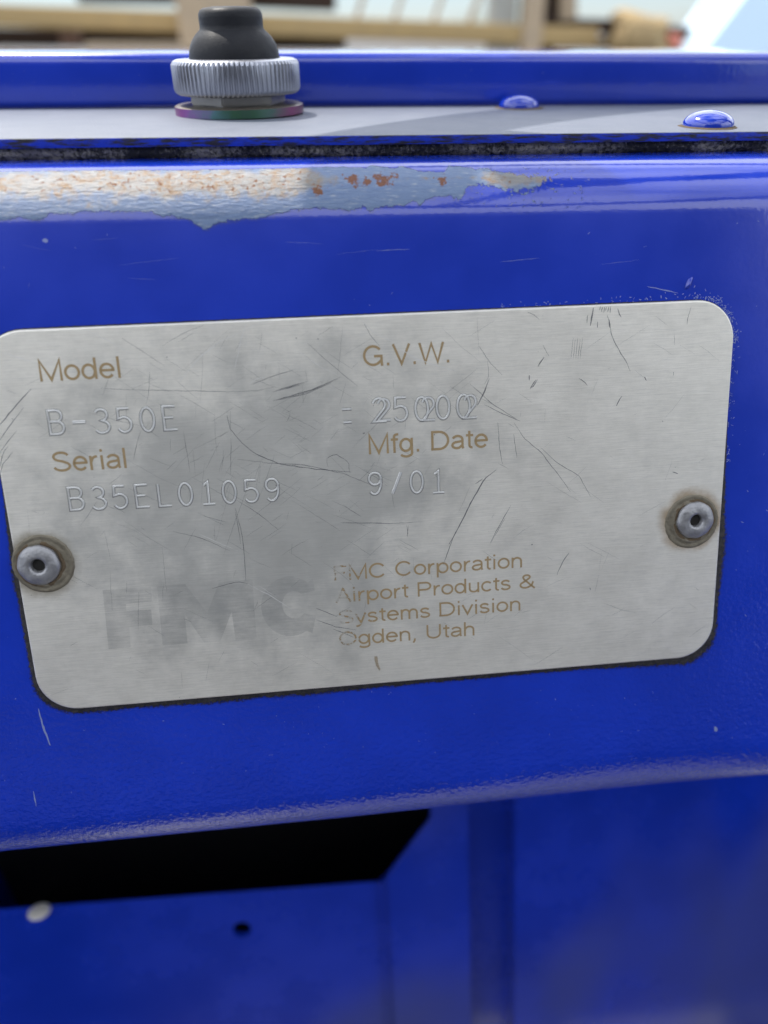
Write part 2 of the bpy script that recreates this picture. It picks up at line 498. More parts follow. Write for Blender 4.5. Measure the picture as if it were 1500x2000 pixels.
# ------------------------------------------------------------------ cover plate on top, with dome screws
def cover_material():
    t = NT('pale_weathered_cover')
    v = t.objmm()
    n = t.noise(v, 0.12, 5, 0.6)
    g = t.noise(v, 2.2, 4, 0.7)
    geo = t.n('ShaderNodeNewGeometry')
    col = t.mix(n, (0.11, 0.13, 0.175), (0.19, 0.205, 0.25))
    col = t.mix(t.ramp(g, 0.58, 0.72), col, (0.10, 0.105, 0.13))
    t.set(color=col, rough=0.5, normal=t.bump(g, 0.16 * MM))
    return t.m
M_COVER = cover_material()
def edge_material():
    t = NT('grubby_blue_edge')
    v = t.objmm()
    n = t.noise(t.vscale(v, (0.25, 1.0, 2.0)), 1.0, 5, 0.7)
    t.set(color=t.mix(t.ramp(n, 0.42, 0.6), BLUE, (0.018, 0.017, 0.022)), rough=0.5, normal=t.bump(t.noise(v, 1.5, 3), 0.1 * MM))
    return t.m
M_EDGE = edge_material()
cover = empty('cover_plate', (0, 26, 50), label='pale weathered flat cover plate on top of the console', cat='cover plate')
def rel(o, vs): return [(a - o[0], b - o[1], c - o[2]) for a, b, c in vs]
CV = (0, 26, 50)
def cover_xf(x, y, z): return (x - CV[0], y - CV[1], ztop(x, z) - CV[2])
bevel_box('plate_sheet', -HALF, HALF, 26.3, 75.6, 50.15, 51.4, 0.12, M_COVER, cover, xf=cover_xf)
# blue paint left on the front edge of the sheet
bevel_box('front_edge', -HALF, HALF, 26.05, 26.28, 50.10, 51.33, 0.05, M_EDGE, cover, xf=cover_xf, label='dark blue painted front edge')
def dome_screw(x, y, R_=4.1, h=2.5):
    prof = [(0.001, h)] + [(R_ * math.sin(a), h * math.cos(a) * 0.85 + h * 0.15) for a in np.linspace(0.08, math.pi / 2, 12)] + [(R_, 0.0)]
    v, f = lathe(prof[::-1], 48)
    zt = ztop(x, 51.4)
    o = mesh('screw_head', [(a + x - CV[0], b + y - CV[1], c + zt - CV[2]) for a, b, c in v], f, M_BLUE, cover, label='blue painted domed screw head')
    # dirt collected round the head
    n = 60
    V, F = [], []
    w = 0.5 + smooth_noise(n, 4, 0.35)
    for i in range(n):
        t = 2 * math.pi * i / n
        for rr, zz in ((R_ - 0.3, 0.35), (R_ + 0.2, 0.18), (R_ + 0.3 + abs(w[i]), 0.01)):
            V.append((x + rr * math.cos(t) - CV[0], y + rr * math.sin(t) - CV[1], zt + zz - CV[2]))
    for i in range(n):
        k = (i + 1) % n
        for j in range(2):
            F.append((i * 3 + j, i * 3 + j + 1, k * 3 + j + 1, k * 3 + j))
    mesh('dirt_ring', V, F, M_DIRT, o)
dome_screw(59.4, 33.4)
dome_screw(36.4, 70.0)

# ------------------------------------------------------------------ rear rail behind the cover
rail = empty('rear_rail', (0, 76, 50), label='blue square rail across the back with a bright top edge', cat='rail')
bevel_box('rail_tube', -HALF, HALF, 76.2, 121.5, 50.6, 61.0, 2.2, M_BLUE, rail, seg=6, xf=lambda x, y, z: (x, y - 76, ztop(x, z) - 50))

# ------------------------------------------------------------------ push button with rubber boot
BX, BY = -20.0, 62.2
BZ = ztop(BX, 51.4)
button = empty('push_button', (BX, BY, BZ), label='black rubber booted push button with knurled metal collar on the cover', cat='push button')
M_RUBBER = plain('black_rubber', (0.012, 0.013, 0.017), rough=0.55, var=0.3, scale=0.5, bump=0.04, bscale=3.0)
M_RUBBER.node_tree.nodes['Principled BSDF'].inputs['Specular IOR Level'].default_value = 0.28
M_ALU = plain('dull_aluminium', (0.40, 0.415, 0.47), rough=0.34, metal=0.9, var=0.12, bump=0.03)
M_NUT = plain('grey_zinc', (0.32, 0.31, 0.30), rough=0.45, metal=0.7, var=0.2)
def iridescent():
    t = NT('rainbow_passivated_zinc')
    tc = t.n('ShaderNodeTexCoord')
    sep = t.n('ShaderNodeSeparateXYZ', {0: tc.outputs['Object']})
    ang = t.math('ARCTAN2', sep.outputs[0], t.math('MULTIPLY', sep.outputs[1], -1.0))
    q = t.math('ADD', t.math('DIVIDE', ang, 3.4), 0.5)
    q = t.math('ADD', q, t.math('MULTIPLY', t.math('SUBTRACT', t.noise(t.objmm(), 0.3, 3), 0.5), 0.25))
    cr = t.n('ShaderNodeValToRGB', {0: q})
    e = cr.color_ramp.elements
    e[0].position, e[0].color = 0.0, (0.35, 0.28, 0.22, 1)
    e[1].position, e[1].color = 1.0, (0.36, 0.30, 0.26, 1)
    for pos, c in ((0.16, (0.42, 0.08, 0.42)), (0.28, (0.36, 0.14, 0.48)), (0.40, (0.12, 0.26, 0.30)), (0.52, (0.08, 0.22, 0.12)), (0.66, (0.10, 0.18, 0.16)), (0.80, (0.36, 0.10, 0.24))):
        k = e.new(pos); k.color = c + (1,)
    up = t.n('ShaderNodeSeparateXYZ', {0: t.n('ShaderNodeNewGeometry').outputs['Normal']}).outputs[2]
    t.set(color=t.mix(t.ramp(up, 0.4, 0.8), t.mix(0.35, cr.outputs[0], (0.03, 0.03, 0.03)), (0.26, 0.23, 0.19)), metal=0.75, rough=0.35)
    return t.m
v, f = lathe([(8.0, 1.7), (11.6, 1.7), (12.05, 1.5), (12.05, 0.15), (11.8, 0.0), (8.0, 0.0)][::-1], 72)
mesh('washer', v, f, iridescent(), button, sharp=40)
# hex nut
hexv, hexf = [], []
RN = 9.0
for z, k in ((1.7, 1.0), (3.35, 1.0)):
    for i in range(6):
        t = math.pi / 3 * i + R(14)
        hexv.append((RN * k * math.cos(t), RN * k * math.sin(t), z))
hexf = [(0, 1, 2, 3, 4, 5)[::-1], (6, 7, 8, 9, 10, 11)] + [(i, (i + 1) % 6, 6 + (i + 1) % 6, 6 + i) for i in range(6)]
o = mesh('hex_nut', hexv, hexf, M_NUT, button, smooth=False)
bm = bmesh.new(); bm.from_mesh(o.data); bmesh.ops.bevel(bm, geom=list(bm.edges), offset=0.25 * MM, segments=2, affect='EDGES'); bm.to_mesh(o.data); bm.free()
# knurled collar
def knurl(i, j, r):
    return r - (0.32 if (i % 4) in (2, 3) and 2 <= j <= 4 else 0.0)
prof = [(7.8, 3.4), (10.9, 3.4), (11.45, 3.75), (11.7, 4.3), (11.7, 8.2), (11.3, 8.75), (10.7, 9.0), (8.3, 9.05), (8.0, 8.6)]
v, f = lathe(prof, 320, knurl)
mesh('knurled_collar', v, f, M_ALU, button, sharp=35)
# boot: bulge, neck and cap
prof = [(8.2, 8.5), (8.25, 9.2), (8.1, 10.2), (7.75, 11.2), (7.2, 12.1), (6.6, 12.8), (6.0, 13.3), (5.72, 13.6), (5.68, 14.2), (5.72, 15.2), (5.66, 15.9), (5.35, 16.4), (4.7, 16.75), (3.2, 16.95), (0.001, 17.0)]
v, f = lathe(prof, 64)
mesh('rubber_boot', v, f, M_RUBBER, button)

# ------------------------------------------------------------------ data plate
plate = empty('data_plate', W(0, 0, 0), PANEL, label='scratched aluminium data plate riveted to the blue face', cat='data plate')
PW, PH, PR, PT = 115.0, 60.9, 6.3, 0.9
def rrect(w, h, r, seg=10, cx=0, cy=0):
    pts = []
    for sx, sy, a0 in ((1, 1, 0), (-1, 1, 90), (-1, -1, 180), (1, -1, 270)):
        for i in range(seg + 1):
            a = R(a0 + 90 * i / seg)
            pts.append((cx + sx * (w / 2 - r) + r * math.cos(a), cy + sy * (h / 2 - r) + r * math.sin(a)))
    return pts
def plate_material():
    t = NT('brushed_aluminium_plate')
    v = t.objmm()
    brush = t.noise(t.vscale(v, (0.22, 5.5, 1.0)), 1.0, 4, 0.7)
    brush2 = t.noise(t.vscale(v, (0.35, 3.0, 1.0)), 1.0, 4, 0.6)
    cloud = t.noise(v, 0.085, 6, 0.68)
    d = t.n('ShaderNodeVectorMath', {0: t.vscale(v, (0.027, 0.036, 0.0)), 1: (-0.50, 0.10, 0.0)}, operation='DISTANCE').outputs['Value']
    dark_patch = t.ramp(t.math('ADD', d, t.math('MULTIPLY', t.math('SUBTRACT', cloud, 0.5), 1.9)), 1.15, 0.35)  # darker cloudy patch left of the plate's middle
    mott = t.noise(v, 0.55, 4, 0.7)
    base = t.mix(t.ramp(t.math('ADD', t.math('MULTIPLY', brush, 0.65), t.math('MULTIPLY', mott, 0.35)), 0.32, 0.68), (0.69, 0.665, 0.595), (0.82, 0.79, 0.715))
    col = t.mix(t.math('MULTIPLY', dark_patch, 0.52), base, (0.34, 0.35, 0.34))
    col = t.mix(t.math('MULTIPLY', t.ramp(brush2, 0.5, 0.75), 0.2), col, (0.40, 0.40, 0.39))
    pit = t.ramp(t.noise(v, 1.15, 2, 0.5), 0.765, 0.79)
    col = t.mix(t.math('MULTIPLY', pit, 0.75), col, (0.08, 0.08, 0.08))
    # brown halo of corrosion round the two rivets
    for rx, hc in ((-53.4, (0.23, 0.19, 0.12)), (52.2, (0.30, 0.18, 0.06))):
        dd = t.n('ShaderNodeVectorMath', {0: t.vscale(v, (1.0, 1.0, 0.0)), 1: (rx, -5.3, 0.0)}, operation='DISTANCE').outputs['Value']
        dd = t.math('ADD', dd, t.math('MULTIPLY', t.math('SUBTRACT', t.noise(v, 0.28, 4, 0.6), 0.5), 3.2))
        col = t.mix(t.ramp(dd, 6.3, 4.0, 0.0, 0.7), col, hc)
    h = t.math('ADD', t.math('MULTIPLY', brush, 0.02), t.math('MULTIPLY', t.noise(v, 0.03, 2), 0.25))
    t.set(color=col, metal=0.55, rough=t.ramp(cloud, 0.3, 0.7, 0.40, 0.52), normal=t.bump(h, 1.0 * MM))
    return t.m
M_PLATE = plate_material()
out = rrect(PW, PH, PR)
mid = rrect(PW - 0.16, PH - 0.16, PR - 0.08)
inn = rrect(PW - 0.6, PH - 0.6, PR - 0.3)
m = len(out)
V = [(x, y, 0.12) for x, y in out] + [(x, y, PT - 0.40) for x, y in out] + [(x, y, PT - 0.13) for x, y in mid] + [(x, y, PT) for x, y in inn]
F = [(q * m + i, q * m + (i + 1) % m, (q + 1) * m + (i + 1) % m, (q + 1) * m + i) for q in range(3) for i in range(m)] + [tuple(range(3 * m, 4 * m))]
mesh('plate_sheet', V, F, M_PLATE, plate, sharp=22)

# grime packed round the edge of the plate
def grime():
    t = NT('black_grime')
    v = t.objmm()
    n = t.noise(v, 1.5, 5, 0.7)
    t.set(color=t.mix(t.ramp(n, 0.4, 0.7), (0.008, 0.008, 0.010), (0.045, 0.04, 0.038)), rough=0.7, normal=t.bump(t.noise(v, 2.5, 5, 0.7), 0.2 * MM))
    pts = rrect(PW, PH, PR, 14)
    # resample evenly
    P = np.array(pts + [pts[0]]); d = np.r_[0, np.cumsum(np.linalg.norm(np.diff(P, axis=0), axis=1))]
    N = 700
    q = np.linspace(0, d[-1], N, endpoint=False)
    X = np.interp(q, d, P[:, 0]); Y = np.interp(q, d, P[:, 1])
    nz = smooth_noise(N, 25, 0.35) + smooth_noise(N, 6, 0.12)
    V, F, UVs = [], [], []
    for i in range(N):
        tx, ty = X[(i + 1) % N] - X[i - 1], Y[(i + 1) % N] - Y[i - 1]
        l = math.hypot(tx, ty); nx, ny = ty / l, -tx / l
        w = 0.18
        w += 1.0 * max(0, -ny) ** 1.0 + 1.0 * max(0, -nx) * max(0.2, min(1, (12 - Y[i]) / 20)) + 1.0 * max(0, nx) * max(0.1, min(1, (14 - Y[i]) / 22))
        w = max(0.05, w * (1.0 + 0.9 * nz[i]))
        w *= 1.5
        for q_, (o_, z) in enumerate(((-0.6, 0.55), (0.0, 0.5), (w * 0.5, 0.2 + 0.05 * nz[i]), (w, 0.012))):
            V.append((X[i] + nx * o_, Y[i] + ny * o_, max(0.012, z))); UVs.append((q[i], max(0.0, (q_ - 1) / 2)))
    for i in range(N):
        k = (i + 1) % N
        for j in range(3):
            F.append((i * 4 + j, i * 4 + j + 1, k * 4 + j + 1, k * 4 + j))
    uvv = t.n('ShaderNodeSeparateXYZ', {0: t.n('ShaderNodeTexCoord').outputs['UV']}).outputs[1]
    al = t.ramp(t.math('ADD', uvv, t.math('MULTIPLY', t.math('SUBTRACT', t.noise(v, 1.8, 5, 0.75), 0.5), 1.3)), 0.85, 0.45)
    mx = t.n('ShaderNodeMixShader', {0: al, 1: t.n('ShaderNodeBsdfTransparent').outputs[0], 2: t.b.outputs[0]})
    t.t.links.new(mx.outputs[0], t.out.inputs[0])
    mesh('edge_grime', V, F, t.m, plate, uv=UVs, label='black grime packed along the plate edges')
grime()

# rivets
M_RIVET = plain('rivet_aluminium', (0.30, 0.30, 0.31), rough=0.45, metal=0.6, var=0.35, scale=0.9, bump=0.08, bscale=2.2)
M_RING = plain('dirty_rivet_ring', (0.17, 0.15, 0.11), rough=0.6, metal=0.35, var=0.45, scale=0.7, bump=0.15, bscale=1.6)
M_HOLE = plain('dark_bore', (0.012, 0.011, 0.010), rough=0.8)
def rivet(x, y, k=1.0, dx=0.0, dy=0.0):
    r = bpy.data.objects.new('rivet', None); r.empty_display_size = 0.002
    r.location = (x * MM, y * MM, PT * MM); link(r, plate)
    prof = [(4.75, 0.0), (4.6, 0.10), (4.35, 0.16), (4.1, 0.08), (3.75, 0.10), (3.5, 0.22), (3.2, 0.12), (2.6, 0.06)]
    v, f = lathe(prof, 64)
    mesh('washer_ring', [(a * k + dx + 0.05 * math.sin(5 * b), b * k + dy, c * (1.3 + 0.5 * math.sin(1.7 * a + b))) for a, b, c in v], f, M_RING, r)
    v, f = lathe([(3.75, 0.11), (3.5, 0.235), (3.3, 0.2), (3.1, 0.1)], 64)
    mesh('grime_ring', [(a * k * (1 + 0.03 * math.sin(3 * b + x)) + dx * 0.4, b * k + dy * 0.4, c + 0.02 + 0.05 * math.sin(4 * a + b)) for a, b, c in v], f, M_DIRT, r)
    prof = [(3.22, 0.05), (3.25, 0.35), (3.1, 0.62), (2.7, 0.85), (2.1, 1.0), (1.55, 1.04), (1.25, 0.98), (1.08, 0.72), (1.0, 0.3), (1.0, 0.05)]
    v, f = lathe(prof, 64)
    mesh('rivet_head', [(a * k * (1 + 0.012 * math.sin(2.3 * b + x)), b * k * (1 + 0.012 * math.sin(3.1 * a)), c * (1 + 0.05 * math.sin(1.9 * a + 1.3 * b + x))) for a, b, c in v], f, M_RIVET, r)
    v, f = lathe([(1.03, 0.06), (0.5, 0.05), (0.001, 0.05)], 32)
    mesh('bore', [(a * k, b * k, c) for a, b, c in v], f, M_HOLE, r)
rivet(-53.9, -5.15, 1.0, 0.62, 0.08)
rivet(52.75, -5.15, 0.98, -0.45, -0.30)

# printed words, bronze coloured, worn at the left of the lower block
def print_material(name, col, wear_x=None, soft=False, base=1.0):
    t = NT(name)
    v = t.objmm()
    sep = t.n('ShaderNodeSeparateXYZ', {0: v})
    n = t.noise(v, 0.9, 5, 0.7)
    n2 = t.noise(t.vscale(v, (0.25, 2.5, 1)), 1.0, 4, 0.6)
    a = t.ramp(n, 0.22, 0.42, 0.45, base)
    if wear_x is not None:
        w = t.ramp(sep.outputs[0], wear_x[0], wear_x[1], 0.0, 1.0)
        rag = t.noise(t.vscale(v, (1.0, 1.6, 1.0)), 1.5, 4, 0.7)
        k = t.math('ADD', w, t.math('MULTIPLY', t.math('SUBTRACT', rag, 0.5), 2.6))
        a = t.math('MULTIPLY', a, t.ramp(k, 0.22, 0.48, 0.10, 1.0))
    if soft:
        k = t.math('ADD', n2, t.math('MULTIPLY', t.math('SUBTRACT', t.noise(v, 0.16, 3), 0.5), 1.6))
        a = t.ramp(k, 0.2, 0.8, 0.05, base)
    tr = t.n('ShaderNodeBsdfTransparent')
    mx = t.n('ShaderNodeMixShader', {0: a, 1: tr.outputs[0], 2: t.b.outputs[0]})
    t.t.links.new(mx.outputs[0], t.out.inputs[0])
    t.set(color=t.mix(n, tuple(c * 0.85 for c in col), tuple(c * 1.15 for c in col)), rough=0.5, metal=0.25)
    return t.m
M_PRINT = print_material('bronze_print', (0.36, 0.26, 0.135))
M_PRINT_W = print_material('bronze_print_worn', (0.36, 0.26, 0.135), wear_x=(-10.5, 1.5))
M_LOGO = print_material('faded_logo_print', (0.20, 0.215, 0.23), soft=True, base=0.17)

def arc(cx, cy, rx, ry, a0, a1, n=10):
    return [(cx + rx * math.cos(R(a0 + (a1 - a0) * i / n)), cy + ry * math.sin(R(a0 + (a1 - a0) * i / n))) for i in range(n + 1)]
def ell(cx, cy, rx, ry): return arc(cx, cy, rx, ry, 0, 360, 24)
# plain grotesque letters: advance, centre lines (cap height 1)
SANS = {
 'M': (0.97, [[(0.10, 0), (0.10, 0.97), (0.485, 0.06), (0.87, 0.97), (0.87, 0)]]),
 'o': (0.66, [ell(0.33, 0.365, 0.255, 0.31)]),
 'd': (0.68, [ell(0.31, 0.365, 0.235, 0.31), [(0.57, 0), (0.57, 1)]]),
 'e': (0.65, [[(0.08, 0.385), (0.575, 0.385)] + arc(0.33, 0.365, 0.25, 0.31, 5, 322, 20)]),
 'l': (0.27, [[(0.135, 0), (0.135, 1)]]),
 'S': (0.82, [arc(0.41, 0.735, 0.29, 0.20, 15, 250, 14) + [(0.47, 0.50)] + arc(0.41, 0.27, 0.315, 0.205, 62, -168, 14)]),
 'r': (0.42, [[(0.11, 0), (0.11, 0.70)], [(0.11, 0.36)] + arc(0.36, 0.42, 0.22, 0.24, 170, 85, 6)]),
 'i': (0.27, [[(0.135, 0), (0.135, 0.70)], [(0.135, 0.87), (0.135, 1.0)]]),
 'a': (0.64, [arc(0.31, 0.49, 0.215, 0.185, 160, 0, 10) + [(0.525, 0.12), (0.56, 0.03)], [(0.525, 0.41), (0.36, 0.385)] + arc(0.28, 0.215, 0.20, 0.155, 90, 300, 12) + [(0.52, 0.20)]]),
 'G': (0.93, [arc(0.46, 0.5, 0.37, 0.44, 38, 318, 24) + [(0.81, 0.28), (0.81, 0.47), (0.50, 0.47)], [(0.81, 0.28), (0.825, 0.0)]]),
 '.': (0.32, [[(0.15, 0), (0.15, 0.14)]]),
 'V': (0.80, [[(0.06, 1), (0.40, 0.05), (0.74, 1)]]),
 'W': (1.10, [[(0.05, 1), (0.29, 0.05), (0.55, 0.95), (0.81, 0.05), (1.05, 1)]]),
 'f': (0.38, [[(0.38, 0.93)] + arc(0.31, 0.80, 0.12, 0.13, 90, 180, 6) + [(0.19, 0)], [(0.05, 0.68), (0.36, 0.68)]]),
 'g': (0.68, [ell(0.31, 0.375, 0.235, 0.30), [(0.57, 0.72), (0.57, -0.02)] + arc(0.32, -0.04, 0.25, 0.17, 0, -158, 10)]),
 'D': (0.90, [[(0.11, 0.065), (0.11, 0.935), (0.40, 0.935)] + arc(0.40, 0.5, 0.40, 0.435, 88, -88, 14) + [(0.40, 0.065), (0.05, 0.065)]]),
 't': (0.38, [[(0.19, 0.90), (0.19, 0.18)] + arc(0.30, 0.18, 0.11, 0.12, 180, 285, 6), [(0.04, 0.68), (0.36, 0.68)]]),
 'F': (0.74, [[(0.12, 0), (0.12, 0.935), (0.68, 0.935)], [(0.12, 0.50), (0.60, 0.50)]]),
 'C': (0.92, [arc(0.46, 0.5, 0.37, 0.44, 36, 324, 24)]),
 'p': (0.68, [ell(0.37, 0.355, 0.235, 0.31), [(0.11, 0.70), (0.11, -0.27)]]),
 'n': (0.65, [[(0.11, 0), (0.11, 0.70)], [(0.11, 0.38)] + arc(0.33, 0.43, 0.21, 0.24, 165, 0, 10) + [(0.54, 0)]]),
 'A': (0.80, [[(0.05, 0), (0.40, 0.95), (0.75, 0)], [(0.19, 0.32), (0.61, 0.32)]]),
 'P': (0.80, [[(0.12, 0), (0.12, 0.935), (0.47, 0.935)] + arc(0.47, 0.695, 0.24, 0.24, 88, -88, 10) + [(0.12, 0.455)]]),
 'u': (0.65, [[(0.11, 0.70), (0.11, 0.27)] + arc(0.32, 0.27, 0.21, 0.21, 180, 345, 10), [(0.54, 0.70), (0.54, 0)]]),
 'c': (0.60, [arc(0.33, 0.365, 0.25, 0.31, 42, 318, 18)]),
 's': (0.59, [arc(0.29, 0.52, 0.19, 0.145, 15, 245, 10) + [(0.33, 0.37)] + arc(0.29, 0.205, 0.21, 0.15, 65, -168, 10)]),
 '&': (0.90, [[(0.82, 0.0), (0.27, 0.66)] + arc(0.40, 0.80, 0.17, 0.14, 200, -40, 10) + [(0.30, 0.50)] + arc(0.34, 0.26, 0.25, 0.20, 130, 310, 12) + [(0.66, 0.22), (0.74, 0.48)]]),
 'y': (0.60, [[(0.05, 0.70), (0.30, 0.05)], [(0.55, 0.70), (0.28, -0.10), (0.20, -0.20), (0.07, -0.22)]]),
 'm': (0.98, [[(0.11, 0), (0.11, 0.70)], [(0.11, 0.40)] + arc(0.305, 0.45, 0.185, 0.22, 165, 0, 8) + [(0.49, 0)], [(0.49, 0.40)] + arc(0.685, 0.45, 0.185, 0.22, 165, 0, 8) + [(0.87, 0)]]),
 'v': (0.60, [[(0.05, 0.70), (0.30, 0.05), (0.55, 0.70)]]),
 'O': (0.94, [ell(0.47, 0.5, 0.385, 0.44)]),
 ',': (0.32, [[(0.16, 0.13), (0.15, -0.02), (0.08, -0.17)]]),
 'U': (0.86, [[(0.12, 1), (0.12, 0.36)] + arc(0.43, 0.36, 0.31, 0.30, 180, 360, 12) + [(0.74, 1)]]),
 'h': (0.65, [[(0.11, 0), (0.11, 1.0)], [(0.11, 0.38)] + arc(0.33, 0.43, 0.21, 0.24, 165, 0, 10) + [(0.54, 0)]]),
 ' ': (0.36, []),
}
def stroke(pts, prof, V, F):
    """sweep a cross profile [(offset, height)] along a polyline"""
    P = np.array(pts, float)
    n = len(P); m = len(prof)
    closed = n > 3 and np.linalg.norm(P[0] - P[-1]) < 1e-6
    base = len(V)
    for i in range(n):
        a = P[i - 1] if i > 0 else (P[-2] if closed else P[0])
        b = P[i + 1] if i < n - 1 else (P[1] if closed else P[-1])
        d1 = P[i] - a; d2 = b - P[i]
        if np.linalg.norm(d1) < 1e-9: d1 = d2
        if np.linalg.norm(d2) < 1e-9: d2 = d1
        d1 = d1 / np.linalg.norm(d1); d2 = d2 / np.linalg.norm(d2)
        t = d1 + d2
        t = t / (np.linalg.norm(t) + 1e-9)
        nn = np.array([-t[1], t[0]])
        k = 1.0 / max(0.45, abs(float(np.dot(nn, [-d1[1], d1[0]]))))
        for o_, h in prof:
            V.append((P[i][0] + nn[0] * o_ * k, P[i][1] + nn[1] * o_ * k, h))
    for i in range(n - 1):
        for j in range(m - 1):
            F.append((base + i * m + j, base + (i + 1) * m + j, base + (i + 1) * m + j + 1, base + i * m + j + 1))
def printed(name, txt, x0, x1, y, cap, mat, label=None):
    wid = sum(SANS[c][0] for c in txt) - 0.1
    sx = (x1 - x0) / wid
    V, F = [], []
    pen = -0.05
    q = 0
    for c in txt:
        adv, strokes = SANS[c]
        for st in strokes:
            pts = [(x0 + (pen + a) * sx, y + b * cap) for a, b in st]
            z = PT + 0.018 + 0.0015 * (q % 4); q += 1
            stroke(pts, [(0.061 * cap, z), (-0.061 * cap, z)], V, F)
        pen += adv
    return mesh(name, V, F, mat, plate, smooth=False, label=label)
printed('printed_word', 'Model', -49.45, -37.7, 22.9, 3.15, M_PRINT)
printed('printed_word', 'Serial', -49.55, -38.55, 9.28, 3.15, M_PRINT)
printed('printed_word', 'G.V.W.', -1.6, 11.9, 22.78, 3.15, M_PRINT)
printed('printed_word', 'Mfg. Date', -1.45, 17.5, 9.17, 3.15, M_PRINT)
printed('printed_line', 'FMC Corporation', -8.2, 23.25, -11.38, 2.6, M_PRINT_W)
printed('printed_line', 'Airport Products &', -8.0, 25.5, -15.2, 2.55, M_PRINT_W)
printed('printed_line', 'Systems Division', -7.8, 22.98, -19.05, 2.55, M_PRINT_W)
printed('printed_line', 'Ogden, Utah', -7.9, 15.04, -22.93, 2.55, M_PRINT_W)

# faded bold letters F M C
def flat_poly(name, polys, mat, z, label=None):
    bm = bmesh.new()
    for poly in polys:
        es = []
        for loop in poly:
            vs = [bm.verts.new((a * MM, b * MM, z * MM)) for a, b in loop]
            es += [bm.edges.new((vs[i], vs[(i + 1) % len(vs)])) for i in range(len(vs))]
        bmesh.ops.triangle_fill(bm, edges=es, use_beauty=True)
    for fc in bm.faces:
        if fc.normal.z < 0: fc.normal_flip()
    me = bpy.data.meshes.new(name); bm.to_mesh(me); bm.free(); me.materials.append(mat)
    return link(bpy.data.objects.new(name, me), plate, label=label)
Fp = [(-44.9, -10.1), (-37.4, -10.1), (-37.5, -12.6), (-41.6, -12.7), (-41.7, -13.9), (-37.8, -14.0), (-37.9, -16.6), (-41.6, -16.7), (-41.8, -20.2), (-45.3, -20.2)]
Mp = [(-36.4, -10.1), (-32.0, -10.1), (-29.0, -15.3), (-26.6, -10.1), (-21.3, -10.1), (-21.5, -20.4), (-24.9, -20.4), (-25.1, -15.4), (-27.4, -20.4), (-30.0, -20.4), (-32.6, -15.2), (-32.7, -20.3), (-36.7, -20.3)]
Cp = []
for i in range(25):
    a = R(48 + (312 - 48) * i / 24); Cp.append((-15.6 + 4.7 * math.cos(a), -15.25 + 5.2 * math.sin(a)))
Cp = [(-11.6, -10.6)] + Cp[:-1] + [(-12.3, -20.2), (-11.5, -17.2)]
for i in range(13):
    a = R(318 - (318 - 50) * i / 12); Cp.append((-14.9 + 2.2 * math.cos(a) * 0.9, -15.0 + 2.4 * math.sin(a)))
Cp.append((-11.4, -12.8))
flat_poly('faded_letter', [[Fp]], M_LOGO, PT + 0.018)
flat_poly('faded_letter', [[Mp]], M_LOGO, PT + 0.018)
flat_poly('faded_letter', [[Cp]], M_LOGO, PT + 0.018)
flat_poly('print_smear', [[[(-2.2, -25.3), (-1.7, -25.3), (-1.6, -26.6), (-1.3, -27.8), (-1.5, -28.0), (-2.0, -27.0), (-2.2, -26.0)]]], print_material('bronze_smear', (0.34, 0.25, 0.14), base=0.5), PT + 0.02)

# characters stamped with single line punches
GL = {
 'B': [[(0.02, 0.53), (0.34, 0.53)] + arc(0.34, 0.265, 0.26, 0.265, 90, -90, 8)[1:] + [(0.02, 0), (0.02, 1), (0.34, 1)] + arc(0.34, 0.765, 0.22, 0.235, 90, -85, 8)[1:]],
 '3': [arc(0.28, 0.76, 0.25, 0.24, 150, -85, 12) + arc(0.28, 0.26, 0.30, 0.26, 85, -150, 14)],
 '5': [[(0.54, 1), (0.08, 1), (0.05, 0.58)] + arc(0.29, 0.32, 0.29, 0.32, 115, -150, 16)],
 '0': [arc(0.29, 0.5, 0.28, 0.5, 90, 450, 26)],
 'E': [[(0.56, 1), (0.04, 1), (0.04, 0), (0.58, 0)], [(0.04, 0.52), (0.44, 0.52)]],
 'L': [[(0.06, 1), (0.06, 0), (0.58, 0)]],
 '1': [[(0.14, 0.86), (0.32, 1), (0.32, 0)], [(0.06, 0), (0.58, 0)]],
 '9': [arc(0.29, 0.72, 0.27, 0.28, 0, 360, 18), arc(0.26, 0.55, 0.30, 0.55, 20, -130, 12)],
 '2': [arc(0.29, 0.72, 0.27, 0.28, 165, -35, 12) + [(0.02, 0), (0.60, 0)]],
 '/': [[(0.10, 0.02), (0.52, 1.0)]],
 '-': [[(0.02, 0.48), (0.56, 0.48)]],
 '=': [[(0.0, 0.58), (0.44, 0.58)], [(0.05, 0.0), (0.42, 0.0)]],
}
M_STAMP = plain('stamped_bright_metal', (0.72, 0.72, 0.70), rough=0.34, metal=0.5, var=0.1, bump=0.01)
GROOVE = [(0.14, 0.0), (0.085, 0.10), (0.025, 0.012), (-0.025, 0.012), (-0.085, 0.10), (-0.14, 0.0)]
M_STAMP_F = print_material('faint_stamped_metal', (0.74, 0.74, 0.72), base=0.8)
M_GROOVE_SHADE = print_material('painted_groove_shade', (0.20, 0.205, 0.21), base=0.42)  # dark halo, paints in the shade beside each stamped line
